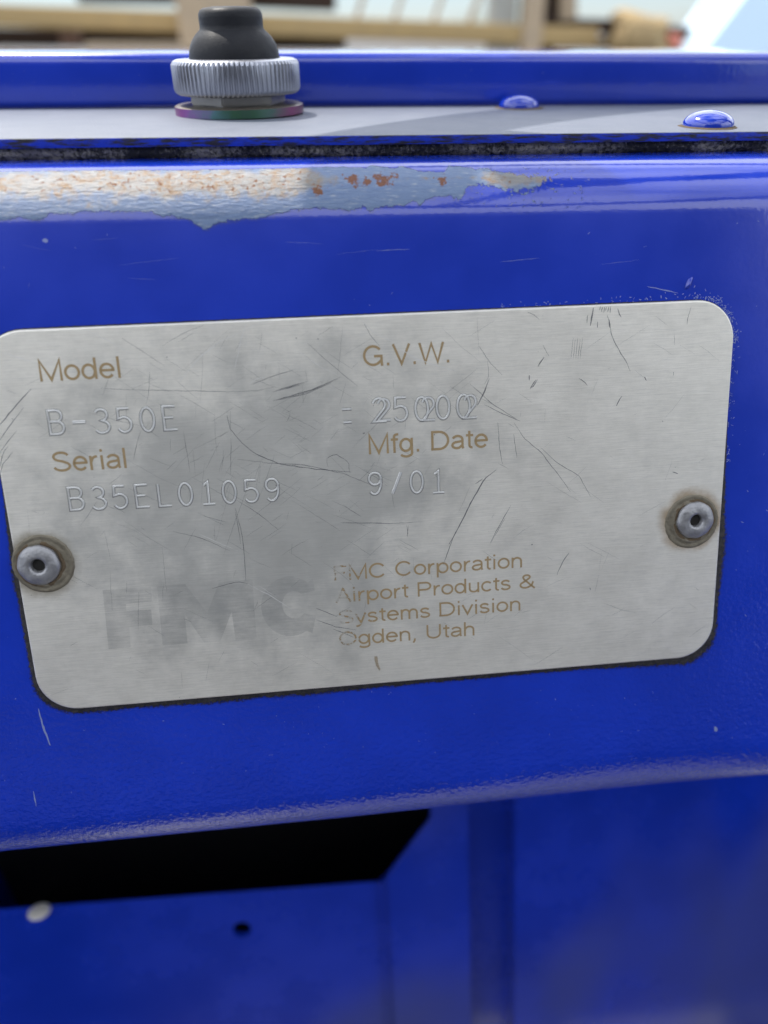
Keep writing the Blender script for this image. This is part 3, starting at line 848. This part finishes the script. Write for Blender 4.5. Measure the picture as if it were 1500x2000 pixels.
def stamped(txt, x0, y, h=3.5, pitch=3.33, w=3.55, drop=0.0, depth=1.0, name='stamped_character'):
    for i, ch in enumerate(txt):
        if ch == ' ': continue
        V, F = [], []
        k = depth * random.uniform(0.75, 1.1)
        if ch in '-/': prof = [(a * 1.6, b * k * 1.4) for a, b in GROOVE]
        else: prof = [(a, b * k) for a, b in GROOVE]
        jx, jy = random.uniform(-0.08, 0.08), random.uniform(-0.06, 0.06)
        for st in GL[ch]:
            pts = [(x0 + i * pitch + px * w + jx, y + py * h + jy + drop * i) for px, py in st]
            stroke(pts, [(a, b + PT + 0.006) for a, b in prof], V, F)
        nb = len(F)
        for st in GL[ch]:
            pts = [(x0 + i * pitch + px * w + jx, y + py * h + jy + drop * i - 0.03) for px, py in st]
            stroke(pts, [(0.27, PT + 0.004), (-0.27, PT + 0.004)], V, F)
        o = mesh(name, V, F, M_STAMP if depth > 0.7 else M_STAMP_F, plate)
        o.data.materials.append(M_GROOVE_SHADE)
        for q in range(nb, len(F)): o.data.polygons[q].material_index = 1
stamped('B-350E', -49.15, 15.05, 3.55, 3.33, 3.5, -0.06)
stamped('B35EL01059', -47.95, 3.2, 3.5, 3.33, 3.5, -0.055)
stamped('25000', -0.55, 14.2, 3.6, 3.33, 3.55, -0.02)
stamped('2', 7.15, 14.1, 3.5, 3.33, 3.4, depth=0.5)
stamped('2', 13.75, 14.08, 3.5, 3.33, 3.4, depth=0.6)
stamped('2', 0.25, 14.4, 3.3, 3.33, 3.4, depth=0.25)
stamped('=', -5.4, 14.4, 3.5, 3.33, 3.4, depth=0.6)
stamped('9/01', -1.7, 2.7, 3.5, 3.37, 3.5, -0.11)

# scratches and scuffs
SC = [([(-19.78,28.68),(-22.93,27.44),(-25.79,25.5),(-27.89,23.52),(-29.4,21.87)],1.6,1),([(-18.71,30.06),(-19.92,27.12),(-21.12,23.19)],1.5,1),([(-37.54,30.68),(-36.19,29.7)],1.5,1),([(-24.92,30.32),(-22.79,28.93)],1.3,1),([(-16.04,30.13),(-18.98,29.14)],1.2,1),([(-42.31,30.7),(-39.29,28.55),(-35.87,26.27)],1,1),([(-54.8,27.6),(-52.06,26.55),(-49.3,25.49)],1.2,1),([(-19.12,20.97),(-18.09,21.69),(-16.51,22.0)],1.5,1),([(3.23,25.71),(6.58,23.56),(9.3,22.53),(12.75,21.38)],1.8,1),([(-28.98,-1.93),(-25.93,-3.64),(-23.22,-5.12)],1.2,1),([(-22.09,-10.87),(-18.54,-13.15),(-15.38,-15.74)],1.6,1),([(-20.46,-11.13),(-17.73,-13.44)],1,1),([(-2.17,30.39),(0.38,27.59),(4.81,25.41)],1,1),([(-11.58,25.6),(-8.24,23.14),(-5.2,21.44)],1,1),([(-50.96,21.9),(-52.67,20.39),(-54.86,18.22),(-56.61,16.59)],2.6,0),([(-52.48,19.24),(-55.17,16.31),(-56.77,14.47)],1.6,0),([(-53.94,15.86),(-56.16,13.65),(-57.31,12.35)],1.4,0),([(-54.99,12.8),(-56.79,10.94),(-57.73,9.81)],1.4,0),([(-12.37,22.76),(-15.74,21.96),(-18.73,20.95)],1.4,0),([(-5.2,21.44),(-9.24,19.89),(-15.23,18.43)],1.3,0),([(-5.71,21.14),(-9.75,19.61),(-15.4,18.39)],1.3,0),([(-6.23,20.84),(-10.27,19.34),(-15.57,18.34)],1.3,0),([(-6.74,20.54),(-10.78,19.06),(-15.74,18.3)],1.3,0),([(-10.19,20.99),(-14.56,20.06)],1.3,0),([(-10.75,20.74),(-15.12,19.88)],1.3,0),([(-11.32,20.5),(-15.68,19.69)],1.3,0),([(-40.97,21.5),(-35.02,20.93),(-22.1,20.04),(-17.84,19.98),(-15.47,20.4)],1.2,0),([(-22.82,16.48),(-22.62,14.49),(-21.24,12.42),(-19.05,10.28),(-15.22,8.42),(-10.06,7.37),(-4.43,6.52)],2.2,0),([(-21.88,9.64),(-17.19,8.74),(-12.02,8.23),(-5.66,6.39),(-1.26,4.24)],1.5,0),([(-8.03,7.57),(-8.14,9.02),(-6.69,9.55),(-4.74,8.2),(-4.63,6.54)],1.4,0),([(-35.94,14.85),(-36.75,12.92),(-37.5,10.57)],1,0),([(-29.62,14.49),(-29.42,10.89),(-29.33,8.06)],1,0),([(-22.57,12.9),(-23.17,7.27)],1,0),([(-34.69,18.87),(-34.16,20.2),(-33.56,23.6)],1,0),([(-23.03,1.46),(-22.69,-1.52),(-22.64,-4.08)],1.3,0),([(-22.91,1.87),(-22.33,-1.97),(-22.19,-4.98),(-22.36,-10.19)],1.5,0),([(-22.48,3.1),(-19.45,0.8),(-16.44,-2.16)],1.3,0),([(-5.95,1.17),(-3.16,-0.81)],1.2,0),([(-6.52,-1.56),(0.11,-2.02)],1.1,0),([(-27.88,-11.18),(-25.79,-10.72),(-23.69,-10.31),(-22.08,-10.74)],1.6,0),([(-32.91,-1.23),(-28.65,-2.59),(-24.43,-5.03)],1.3,0),([(-27.89,0.95),(-24.4,-0.34)],1.1,0),([(-11.38,-15.88),(-8.09,-17.6)],1.8,0),([(-11.51,-17.87),(-8.41,-19.41),(-5.01,-20.24)],1.8,0),([(-8.85,-19.74),(-5.51,-21.5)],1.8,0),([(17.86,19.99),(17.14,18.06),(15.94,15.96)],3.2,0),([(18.95,5.47),(17.0,4.13),(15.01,0.83),(13.0,-3.0),(10.97,-6.48)],3.2,0),([(16.75,4.15),(15.53,3.35)],1.8,0),([(21.36,-0.58),(19.88,-2.97),(17.88,-6.62)],1.6,0),([(21.86,12.93),(23.3,10.49),(26.23,7.92),(29.71,3.34),(31.24,1.02)],1.5,0),([(26.22,8.65),(29.18,5.81),(32.67,3.64),(34.65,0.05)],1.5,0),([(14.81,19.32),(18.54,15.91),(22.34,13.38)],1.4,0),([(17.12,15.99),(19.95,14.44),(22.82,13.11)],1.6,0),([(16.28,25.11),(18.12,22.34),(19.98,20.43)],1.1,0),([(17.65,22.81),(17.87,20.54),(17.15,19.21)],1,0),([(19.23,13.08),(19.45,9.28),(19.92,6.37)],1.3,0),([(21.76,11.05),(22.34,7.19)],1.3,0),([(26.57,22.84),(25.63,21.52)],2.4,0),([(25.41,19.48),(24.38,18.15)],2.4,0),([(24.32,20.22),(24.28,19.4)],2.2,0),([(-6.23,-1.69),(0.91,-2.27),(6.69,-2.37)],1.1,0),([(4.36,-2.81),(4.1,-4.64)],1.3,0),([(36.59,28.72),(37.04,27.67),(37.31,26.09),(37.97,24.49),(39.0,22.86),(39.89,21.62),(40.65,19.98)],2.0,0),([(34.36,29.97),(34.12,28.57),(33.88,27.28)],4,0),([(33.48,28.98),(33.32,27.7)],1.8,0),([(35.05,27.88),(35.07,26.97)],2,0),([(38.21,29.68),(38.42,29.03),(38.81,28.37)],2.8,0),([(35.45,30.11),(35.33,29.55)],2.0,0),([(35.78,30.09),(35.67,29.35)],2.0,0),([(36.11,30.08),(36.0,29.16)],2.0,0),([(36.44,30.07),(36.32,29.51)],2.0,0),([(36.77,30.05),(36.65,29.31)],2.0,0),([(37.1,30.04),(36.99,29.12)],2.0,0),([(36.89,28.06),(37.06,26.89)],3.5,0),([(50.06,29.46),(49.79,28.43),(49.54,26.87)],1.6,0),([(23.92,29.76),(25.0,29.34),(25.82,28.61)],1.5,0),([(26.63,22.91),(26.14,22.14),(25.68,21.56)],2.0,0),([(25.56,19.52),(25.07,18.61),(24.38,18.11)],2.0,0),([(24.23,20.25),(24.26,19.37)],2.2,0),([(32.27,19.32),(33.12,18.88),(33.69,18.18)],1.8,0),([(42.95,19.01),(43.4,18.42)],2.2,0),([(31.18,25.58),(30.96,22.44)],1.0,0),([(31.56,25.33),(31.32,22.43)],1.0,0),([(31.95,25.55),(31.68,22.41)],1.0,0),([(32.34,25.3),(32.04,22.39)],1.0,0),([(32.72,25.51),(32.4,22.38)],1.0,0),([(26.39,24.76),(27.37,23.01)],1,0),([(47.57,25.38),(47.66,23.79)],0.9,0),([(47.75,19.64),(47.78,18.96)],1.5,0),([(31.25,-9.44),(30.36,-10.57),(29.44,-12.41),(29.23,-13.21)],2.2,0),([(38.51,14.62),(38.97,15.54),(39.43,16.22)],2.4,0),([(48.46,3.26),(49.49,2.95)],2,0),([(12.11,-4.45),(11.03,-7.02),(9.94,-9.87)],2,0),([(4.17,-2.75),(4.21,-4.69)],1.4,0),([(20.36,-2.66),(17.75,-6.96)],1.2,0),([(-57.6,10.59),(-56.79,12.12),(-55.61,13.62)],1.5,0),([(-13.92,15.01),(-13.26,15.96),(-13.59,16.77)],1,0),([(-31.26,27.26),(-28.06,28.98),(-24.96,29.95)],0.8,0),([(-26.57,28.91),(-28.95,27.71)],0.8,0),([(-37.06,28.63),(-34.33,26.65),(-31.22,24.25)],0.9,0),([(-9.96,26.66),(-6.65,23.45),(-2.52,19.74)],1,0),([(-1.24,29.31),(-0.36,27.37),(0.94,25.79)],1.1,0)]
M_SD = print_material('dark_scratch', (0.15, 0.155, 0.165), base=0.68)
M_SL = print_material('bright_scratch', (0.78, 0.77, 0.74), base=0.9)
M_SF = print_material('hairline_scratch', (0.24, 0.25, 0.26), base=0.4)
def taper_stroke(pts, w, z, V, F):
    P = np.array(pts, float)
    # resample with a little wander
    seg = np.linalg.norm(np.diff(P, axis=0), axis=1); d = np.r_[0, np.cumsum(seg)]
    n = max(4, int(d[-1] / 0.7) + 2)
    q = np.linspace(0, d[-1], n)
    X = np.interp(q, d, P[:, 0]); Y = np.interp(q, d, P[:, 1])
    X = X + rng.normal(0, 0.025, n); Y = Y + rng.normal(0, 0.025, n)
    b = len(V)
    for i in range(n):
        i0, i1 = max(0, i - 1), min(n - 1, i + 1)
        tx, ty = X[i1] - X[i0], Y[i1] - Y[i0]; l = math.hypot(tx, ty) + 1e-9
        u = i / (n - 1)
        ww = w * (0.25 + 0.75 * math.sin(math.pi * min(1, max(0, u * 0.9 + 0.05)))) * rng.uniform(0.6, 1.15) * 0.5
        V.append((X[i] - ty / l * ww, Y[i] + tx / l * ww, z)); V.append((X[i] + ty / l * ww, Y[i] - tx / l * ww, z))
    for i in range(n - 1):
        F.append((b + 2 * i, b + 2 * i + 1, b + 2 * i + 3, b + 2 * i + 2))
for tone, mat, nm in ((0, M_SD, 'dark_scratches'), (1, M_SL, 'bright_scratches')):
    V, F = [], []
    for pts, w, t in SC:
        if t == tone:
            taper_stroke([(min(57, max(-57.2, a)), min(30.2, max(-30.2, b))) for a, b in pts], w * 0.062, PT + 0.03 + 0.003 * tone, V, F)
    mesh(nm, V, F, mat, plate, smooth=False, kind='stuff')
V, F = [], []
for i in range(380):
    if rng.random() < 0.65: cx, cy = rng.normal(-16, 17), rng.normal(10, 13)
    else: cx, cy = rng.uniform(-55, 55), rng.uniform(-28, 29)
    a = R(rng.choice([-36, -34, -30, 28, 32, 30, 62, 85]) + rng.normal(0, 6)); L = rng.gamma(2.0, 1.5)
    bend = rng.normal(0, 0.03)
    pts = []
    for q in (-0.5, 0, 0.5):
        aa = a + bend * q
        pts.append((cx + L * q * math.cos(aa), cy + L * q * math.sin(aa) + bend * L * q * q))
    if all(abs(p_[0]) < 56.5 and abs(p_[1]) < 29.6 for p_ in pts):
        taper_stroke(pts, rng.uniform(0.035, 0.08), PT + 0.026, V, F)
mesh('hairline_scratches', V, F, M_SF, plate, smooth=False, kind='stuff')

# ------------------------------------------------------------------ small marks on the blue face (part of the console)
M_MARK = print_material('pale_scuff', (0.30, 0.36, 0.62), base=0.75)
V, F = [], []
def onface(x, s): return (x, -(V0 + 0.0132 * x + s))
for pts, w in ((((-58.2, 75.0), (-57.9, 78.4), (-57.3, 81.8)), 0.35), (((-61.35, 90.2), (-61.3, 93.2)), 0.22), (((43.3, 10.6), (48.3, 11.7)), 0.16),
               (((-46.5, 2.0), (-45.7, 2.1)), 0.8), (((59.6, 88.4), (60.1, 89.4)), 0.7), (((1.2, 4.4), (6.2, 4.3)), 0.07), (((20, 6.4), (26, 6.0)), 0.06)):
    taper_stroke([onface(*p_) for p_ in pts], w, 0.03, V, F)
for i in range(260):                               # rubbed halo at the plate's upper right corner and along its top
    q = rng.random()
    if q < 0.55:
        a = R(rng.uniform(-5, 95)); rr = 6.4 + abs(rng.normal(0.3, 0.5)); x, y = 51.2 + rr * math.cos(a), 24.15 + rr * math.sin(a)
    elif q < 0.8: x, y = 57.6 + abs(rng.normal(0.5, 0.5)), rng.uniform(4, 25)
    else: x, y = rng.uniform(20, 52), 30.55 + abs(rng.normal(0.2, 0.4))
    L = rng.uniform(0.1, 0.5); a = rng.uniform(0, 3.1)
    taper_stroke([(x, y), (x + L * math.cos(a), y + L * math.sin(a))], rng.uniform(0.05, 0.16), 0.03, V, F)
for i in range(170):                               # grit marks and tiny nicks in the paint
    x, s_ = rng.uniform(-66, 68), rng.uniform(1, 92)
    if abs(x) < 58.5 and -31 < -(V0 + s_) < 31.5: continue
    L = rng.gamma(1.5, 0.18); a = rng.uniform(0, 3.1)
    p0 = onface(x, s_)
    taper_stroke([p0, (p0[0] + L * math.cos(a), p0[1] + L * math.sin(a))], rng.uniform(0.04, 0.13), 0.03, V, F)
for i in range(7):
    x, s_ = rng.uniform(-60, 60), rng.uniform(2, 11)
    p0 = onface(x, s_); L = rng.uniform(2, 9)
    taper_stroke([p0, (p0[0] + L, p0[1] + rng.normal(0, 0.4))], rng.uniform(0.015, 0.035), 0.03, V, F)
Vw = []
for a, b, c in V:
    p_ = W(a, -b, c); Vw.append((p_[0], p_[1], p_[2]))
cmesh('paint_scuffs', Vw, F, M_MARK, smooth=False, kind='stuff')

# paint blister / nick above the plate corner
def blob(name, cx, cy, rx, ry, h, ang, mat):
    V, F = [], []
    n, m_ = 14, 5
    for i in range(n):
        t = 2 * math.pi * i / n; k = 1 + rng.uniform(-0.2, 0.2)
        for j in range(m_):
            q = 1 - j / (m_ - 1)
            a, b = rx * q * k * math.cos(t), ry * q * k * math.sin(t)
            V.append(W(cx + a * math.cos(ang) - b * math.sin(ang), -(cy + a * math.sin(ang) + b * math.cos(ang)), h * math.cos(q * math.pi / 2) + 0.01))
    for i in range(n):
        k = (i + 1) % n
        for j in range(m_ - 1):
            F.append((i * m_ + j, k * m_ + j, k * m_ + j + 1, i * m_ + j + 1))
    cmesh(name, V, F, mat)
blob('paint_blister', 49.9, 33.0, 1.0, 0.42, 0.5, R(65), M_BLUE)

# small cream dome at the lip of the lower panel
M_WHITE = plain('cream_cap', (0.82, 0.79, 0.70), rough=0.4, var=0.04, bump=0.0)
dome_cap = empty('dome_cap', W(-106.0, 145.0, IN + 1.2), Matrix.Rotation(R(-18), 3, 'X'), label='small cream dome on the rim of the dark opening', cat='dome_cap')
prof = [(0.001, 0.8)] + [(3.4 * math.sin(a), 0.8 * math.cos(a)) for a in np.linspace(0.1, math.pi / 2, 10)] + [(3.2, -0.5), (2.7, -0.8)]
v, f = lathe(prof[::-1], 40)
mesh('cap', v, f, M_WHITE, dome_cap)

# ------------------------------------------------------------------ deck added to bounce light, ground and blurred background
M_BOUNCE = plain('pale_bounce_plate', (0.42, 0.41, 0.38), rough=0.8, var=0.15, scale=0.01, bump=0.3, bscale=0.1)  # added unseen floor, bounces sunlight up onto the bottom lip
mesh('bounce_deck', *boxmesh(-1000, 1000, -1300, 130, -458, -450), M_BOUNCE, smooth=False, kind='structure')
M_GROUND = plain('dusty_concrete', (0.11, 0.105, 0.10), rough=0.9, var=0.15, scale=0.002, bump=0.5, bscale=0.05)
g = mesh('ground', [(-4e5, -4e5, -1100), (4e5, -4e5, -1100), (4e5, 4e5, -1100), (-4e5, 4e5, -1100)], [(0, 1, 2, 3)], M_GROUND, smooth=False, kind='structure')

# steering wheel above the console: its rim throws the curved shadow across the cover
M_WHEEL = plain('black_wheel_plastic', (0.02, 0.02, 0.022), rough=0.5)
WR = 170.0
WC = Vector((6, 26, 51.4)) + 195 * SUN + WR * Vector((0.8, -0.6, 0))
wheel = empty('steering_wheel', (168, 60, 51.0), label='black steering wheel on a tilted column above the console, out of the picture', cat='steering wheel')
WO = Vector((168, 60, 51.0))
def tube(path, r, n=16, closed=False):
    V, F = [], []
    m = len(path)
    for i, p_ in enumerate(path):
        a = path[i - 1] if (i > 0 or closed) else path[i]
        b = path[(i + 1) % m] if (i < m - 1 or closed) else path[i]
        t = (Vector(b) - Vector(a)).normalized()
        u = t.orthogonal().normalized() if abs(t.z) > 0.9 else t.cross(Vector((0, 0, 1))).normalized()
        w = t.cross(u)
        for k in range(n):
            q = 2 * math.pi * k / n
            V.append(tuple(Vector(p_) + r * (math.cos(q) * u + math.sin(q) * w)))
    for i in range(m if closed else m - 1):
        j = (i + 1) % m
        for k in range(n):
            l = (k + 1) % n
            F.append((i * n + k, j * n + k, j * n + l, i * n + l))
    return V, F
def wmesh(name, VF): return mesh(name, [tuple(Vector(p_) - WO) for p_ in VF[0]], VF[1], M_WHEEL, wheel)
wmesh('rim', tube([WC + WR * Vector((math.cos(2 * math.pi * i / 96), math.sin(2 * math.pi * i / 96), 0)) for i in range(96)], 9.5, 16, True))
for a in (-100, 20, -220 + 0):
    d_ = Vector((math.cos(R(a)), math.sin(R(a)), 0))
    wmesh('spoke', tube([WC + d_ * 20 + Vector((0, 0, -6)), WC + d_ * 90 + Vector((0, 0, -4)), WC + d_ * (WR - 4)], 6.0, 12))
v, f = lathe([(0.001, 8), (24, 7), (28, 3), (28, -18), (0.001, -20)][::-1], 40)
wmesh('hub', ([tuple(Vector(p_) + WC) for p_ in v], f))
wmesh('column', tube([WC + Vector((0, 0, -10)), WO + Vector((0, 0, -1.0))], 11.0, 20))

# bench seat added unseen behind the camera, keeps bright sky off the blue paint
M_BLOCKER = plain('blocker_black', (0.022, 0.022, 0.024), rough=0.5, scale=0.01, var=0.3, bump=0.3, bscale=0.05)
sky_blocker = empty('bench_blocker', (0, -560, -450), label='added wide black bench seat facing the console, behind the viewer', cat='sky_blocker')
bevel_box('blocker_base', -640, 640, -240, 220, 0, 220, 10, M_BLOCKER, sky_blocker)
bevel_box('blocker_pad', -650, 650, -230, 260, 222, 330, 40, M_BLOCKER, sky_blocker, seg=5)
bevel_box('blocker_back', -650, 650, -330, -235, 222, 1060, 40, M_BLOCKER, sky_blocker, seg=5)

# things far behind, out of focus
def bz(px, py, Y=3000.0):
    k = (Y + 100.37) / 3100.37
    X = -9.2 + (-969.8 + 1.806 * px) * k
    Z = 65.35 + (141.3 - 1.497 * py + 0.01656 * (750 - px) - 65.35) * k
    return X, Z
M_TAN = plain('sun_bleached_timber', (0.36, 0.255, 0.115), rough=0.8, scale=0.02, var=0.25, bump=0.5, bscale=0.1)
M_PALE = plain('pale_timber', (0.36, 0.28, 0.19), rough=0.8, scale=0.02, var=0.2, bump=0.5, bscale=0.1)
M_BROWN = plain('dark_timber', (0.035, 0.02, 0.013), rough=1.0, scale=0.02, var=0.35, bump=0.5, bscale=0.1)
M_GREY = plain('grey_post', (0.30, 0.30, 0.27), rough=0.7, scale=0.02, var=0.3, bump=0.5, bscale=0.1)
M_SKYBLUE = plain('pale_blue_enamel', (0.62, 0.80, 0.95), rough=0.35, scale=0.01, var=0.04, bump=0.0)
M_STONE = plain('tan_stone', (0.36, 0.26, 0.13), rough=0.9, scale=0.012, var=0.25, bump=2.0, bscale=0.04)
M_RED = plain('faded_red', (0.62, 0.20, 0.14), rough=0.6)
def bar(name, p0, p1, th, dep, Y, mat, label, cat, group=None):
    """squared timber between two places, th high, dep deep (mm)"""
    x0, z0 = bz(p0[0], p0[1], Y); x1, z1 = bz(p1[0], p1[1], Y)
    L = math.hypot(x1 - x0, z1 - z0); a = math.atan2(z1 - z0, x1 - x0)
    o = bevel_box(name, -L / 2, L / 2, -dep / 2, dep / 2, -th / 2, th / 2, min(th, dep) * 0.08, mat, None, 2, label=label, cat=cat, group=group)
    o.location = ((x0 + x1) / 2 * MM, Y * MM, (z0 + z1) / 2 * MM); o.rotation_euler = (0, -a, 0)
    return o
bar('timber_beam', (-220, 22), (1140, 74), 62, 90, 3000, M_TAN, 'long tan timber beam running behind the push button', 'beam')
bar('timber_beam', (-220, 68), (640, 80), 56, 90, 3150, M_BROWN, 'dark beam under the long tan beam at far left', 'beam')
bar('timber_block', (105, 71), (137, 72), 44, 60, 3060, plain('red_brown_timber', (0.22, 0.13, 0.09), 0.8), 'small reddish brown block under the tan beam', 'block')
bar('timber_board', (150, 88), (400, 90), 16, 120, 2900, M_PALE, 'pale board lying just above the blue rail at left', 'board')
bar('timber_post', (395, 826), (395, -160), 245, 90, 2960, M_PALE, 'wide pale upright timber behind the push button', 'post')
bar('timber_beam', (150, -22), (330, -20), 90, 90, 3050, M_BROWN, 'short dark beam left of the wide pale post', 'beam')
bar('timber_beam', (464, -14), (624, -8), 92, 90, 3050, M_BROWN, 'short dark beam right of the wide pale post', 'beam')
for i, (px, ww) in enumerate(((668, 16), (742, 14), (820, 14), (892, 18))):
    bar('thin_strut', (px - 14, 64), (px + 26, -60), ww, 16, 3040, M_PALE, ('first', 'second', 'third', 'fourth')[i] + ' thin slanted strut from the left in the bright sky gap', 'strut', 'slanted struts in the sky gap')
bar('grey_post', (948, 826), (948, -160), 95, 80, 3020, M_GREY, 'grey weathered post right of the sky gap', 'post')
bar('timber_post', (1008, 826), (1008, -160), 70, 80, 2980, M_PALE, 'narrow pale post between grey post and dark post', 'post')
bar('timber_post', (1044, 826), (1040, -160), 50, 80, 3040, M_BROWN, 'narrow dark post beside the pale one', 'post')
bar('timber_post', (1078, 40), (1060, -160), 58, 80, 2990, M_PALE, 'leaning pale post above the dark short beam', 'post')
bar('timber_beam', (1030, 48), (1190, 52), 42, 90, 3010, M_BROWN, 'dark short beam left of the tan boulder', 'beam')
bar('timber_board', (1020, 84), (1480, 88), 34, 120, 3080, M_TAN, 'tan board low behind the rail at right', 'board')
def boulder(name, px, py, w, h, Y, mat, label, cat):
    x, z = bz(px, py, Y)
    bm = bmesh.new(); bmesh.ops.create_icosphere(bm, subdivisions=3, radius=1.0)
    for q in bm.verts:
        k = 1 + 0.22 * math.sin(3.1 * q.co.x + 1.7 * q.co.z + 2.0) + 0.1 * math.sin(5 * q.co.z - 3 * q.co.x) + rng.uniform(-0.05, 0.05)
        c = q.co
        q.co = Vector((math.copysign(abs(c.x) ** 0.7, c.x) * w / 2 * k, c.y * w / 2.4 * k, math.copysign(abs(c.z) ** 0.7, c.z) * h / 2 * k)) * MM
    me = bpy.data.meshes.new(name); bm.to_mesh(me); bm.free(); me.materials.append(mat)
    o = bpy.data.objects.new(name, me); o.location = (x * MM, Y * MM, z * MM)
    return link(o, None, label, cat)
boulder('boulder', 1235, 74, 250, 170, 2950, M_STONE, 'large tan boulder right of centre behind the rail', 'boulder')
boulder('red_lump', 1308, 82, 60, 50, 2900, M_RED, 'small faded red lump beside the tan boulder', 'lump')
bar('timber_post', (1460, 100), (1460, 826), 70, 80, 3080, M_BROWN, 'dark post under the low tan board at far right', 'post')
bar('timber_beam', (1285, 68), (1400, 72), 50, 90, 3050, M_BROWN, 'dark beam end right of the tan boulder', 'beam')
boulder('log_end', 1382, 44, 95, 110, 3020, plain('brown_bark', (0.20, 0.15, 0.09), 0.9, scale=0.02, var=0.4), 'round brown log end beside the pale blue panel', 'log')
x0, z0 = bz(1385, 100, 2800); x1, z1 = bz(1442, -20, 2800); dx = x1 - x0
v = [(x0 - dx, 2800, -1095), (x0 + 600, 2800, -1095), (x0 + 600, 2800, z1 + 200), (x1 + dx * 1.5, 2800, z1 + 200), (x0 - dx, 2800, z0 - 120)]
v += [(a, b + 300, c) for a, b, c in v]
mesh('pale_blue_panel', v, [(0, 1, 2, 3, 4), (9, 8, 7, 6, 5)] + [(i, 5 + i, 5 + (i + 1) % 5, (i + 1) % 5) for i in range(5)], M_SKYBLUE, None, smooth=False, label='pale blue slanted vehicle panel at far right behind the rail', cat='panel')
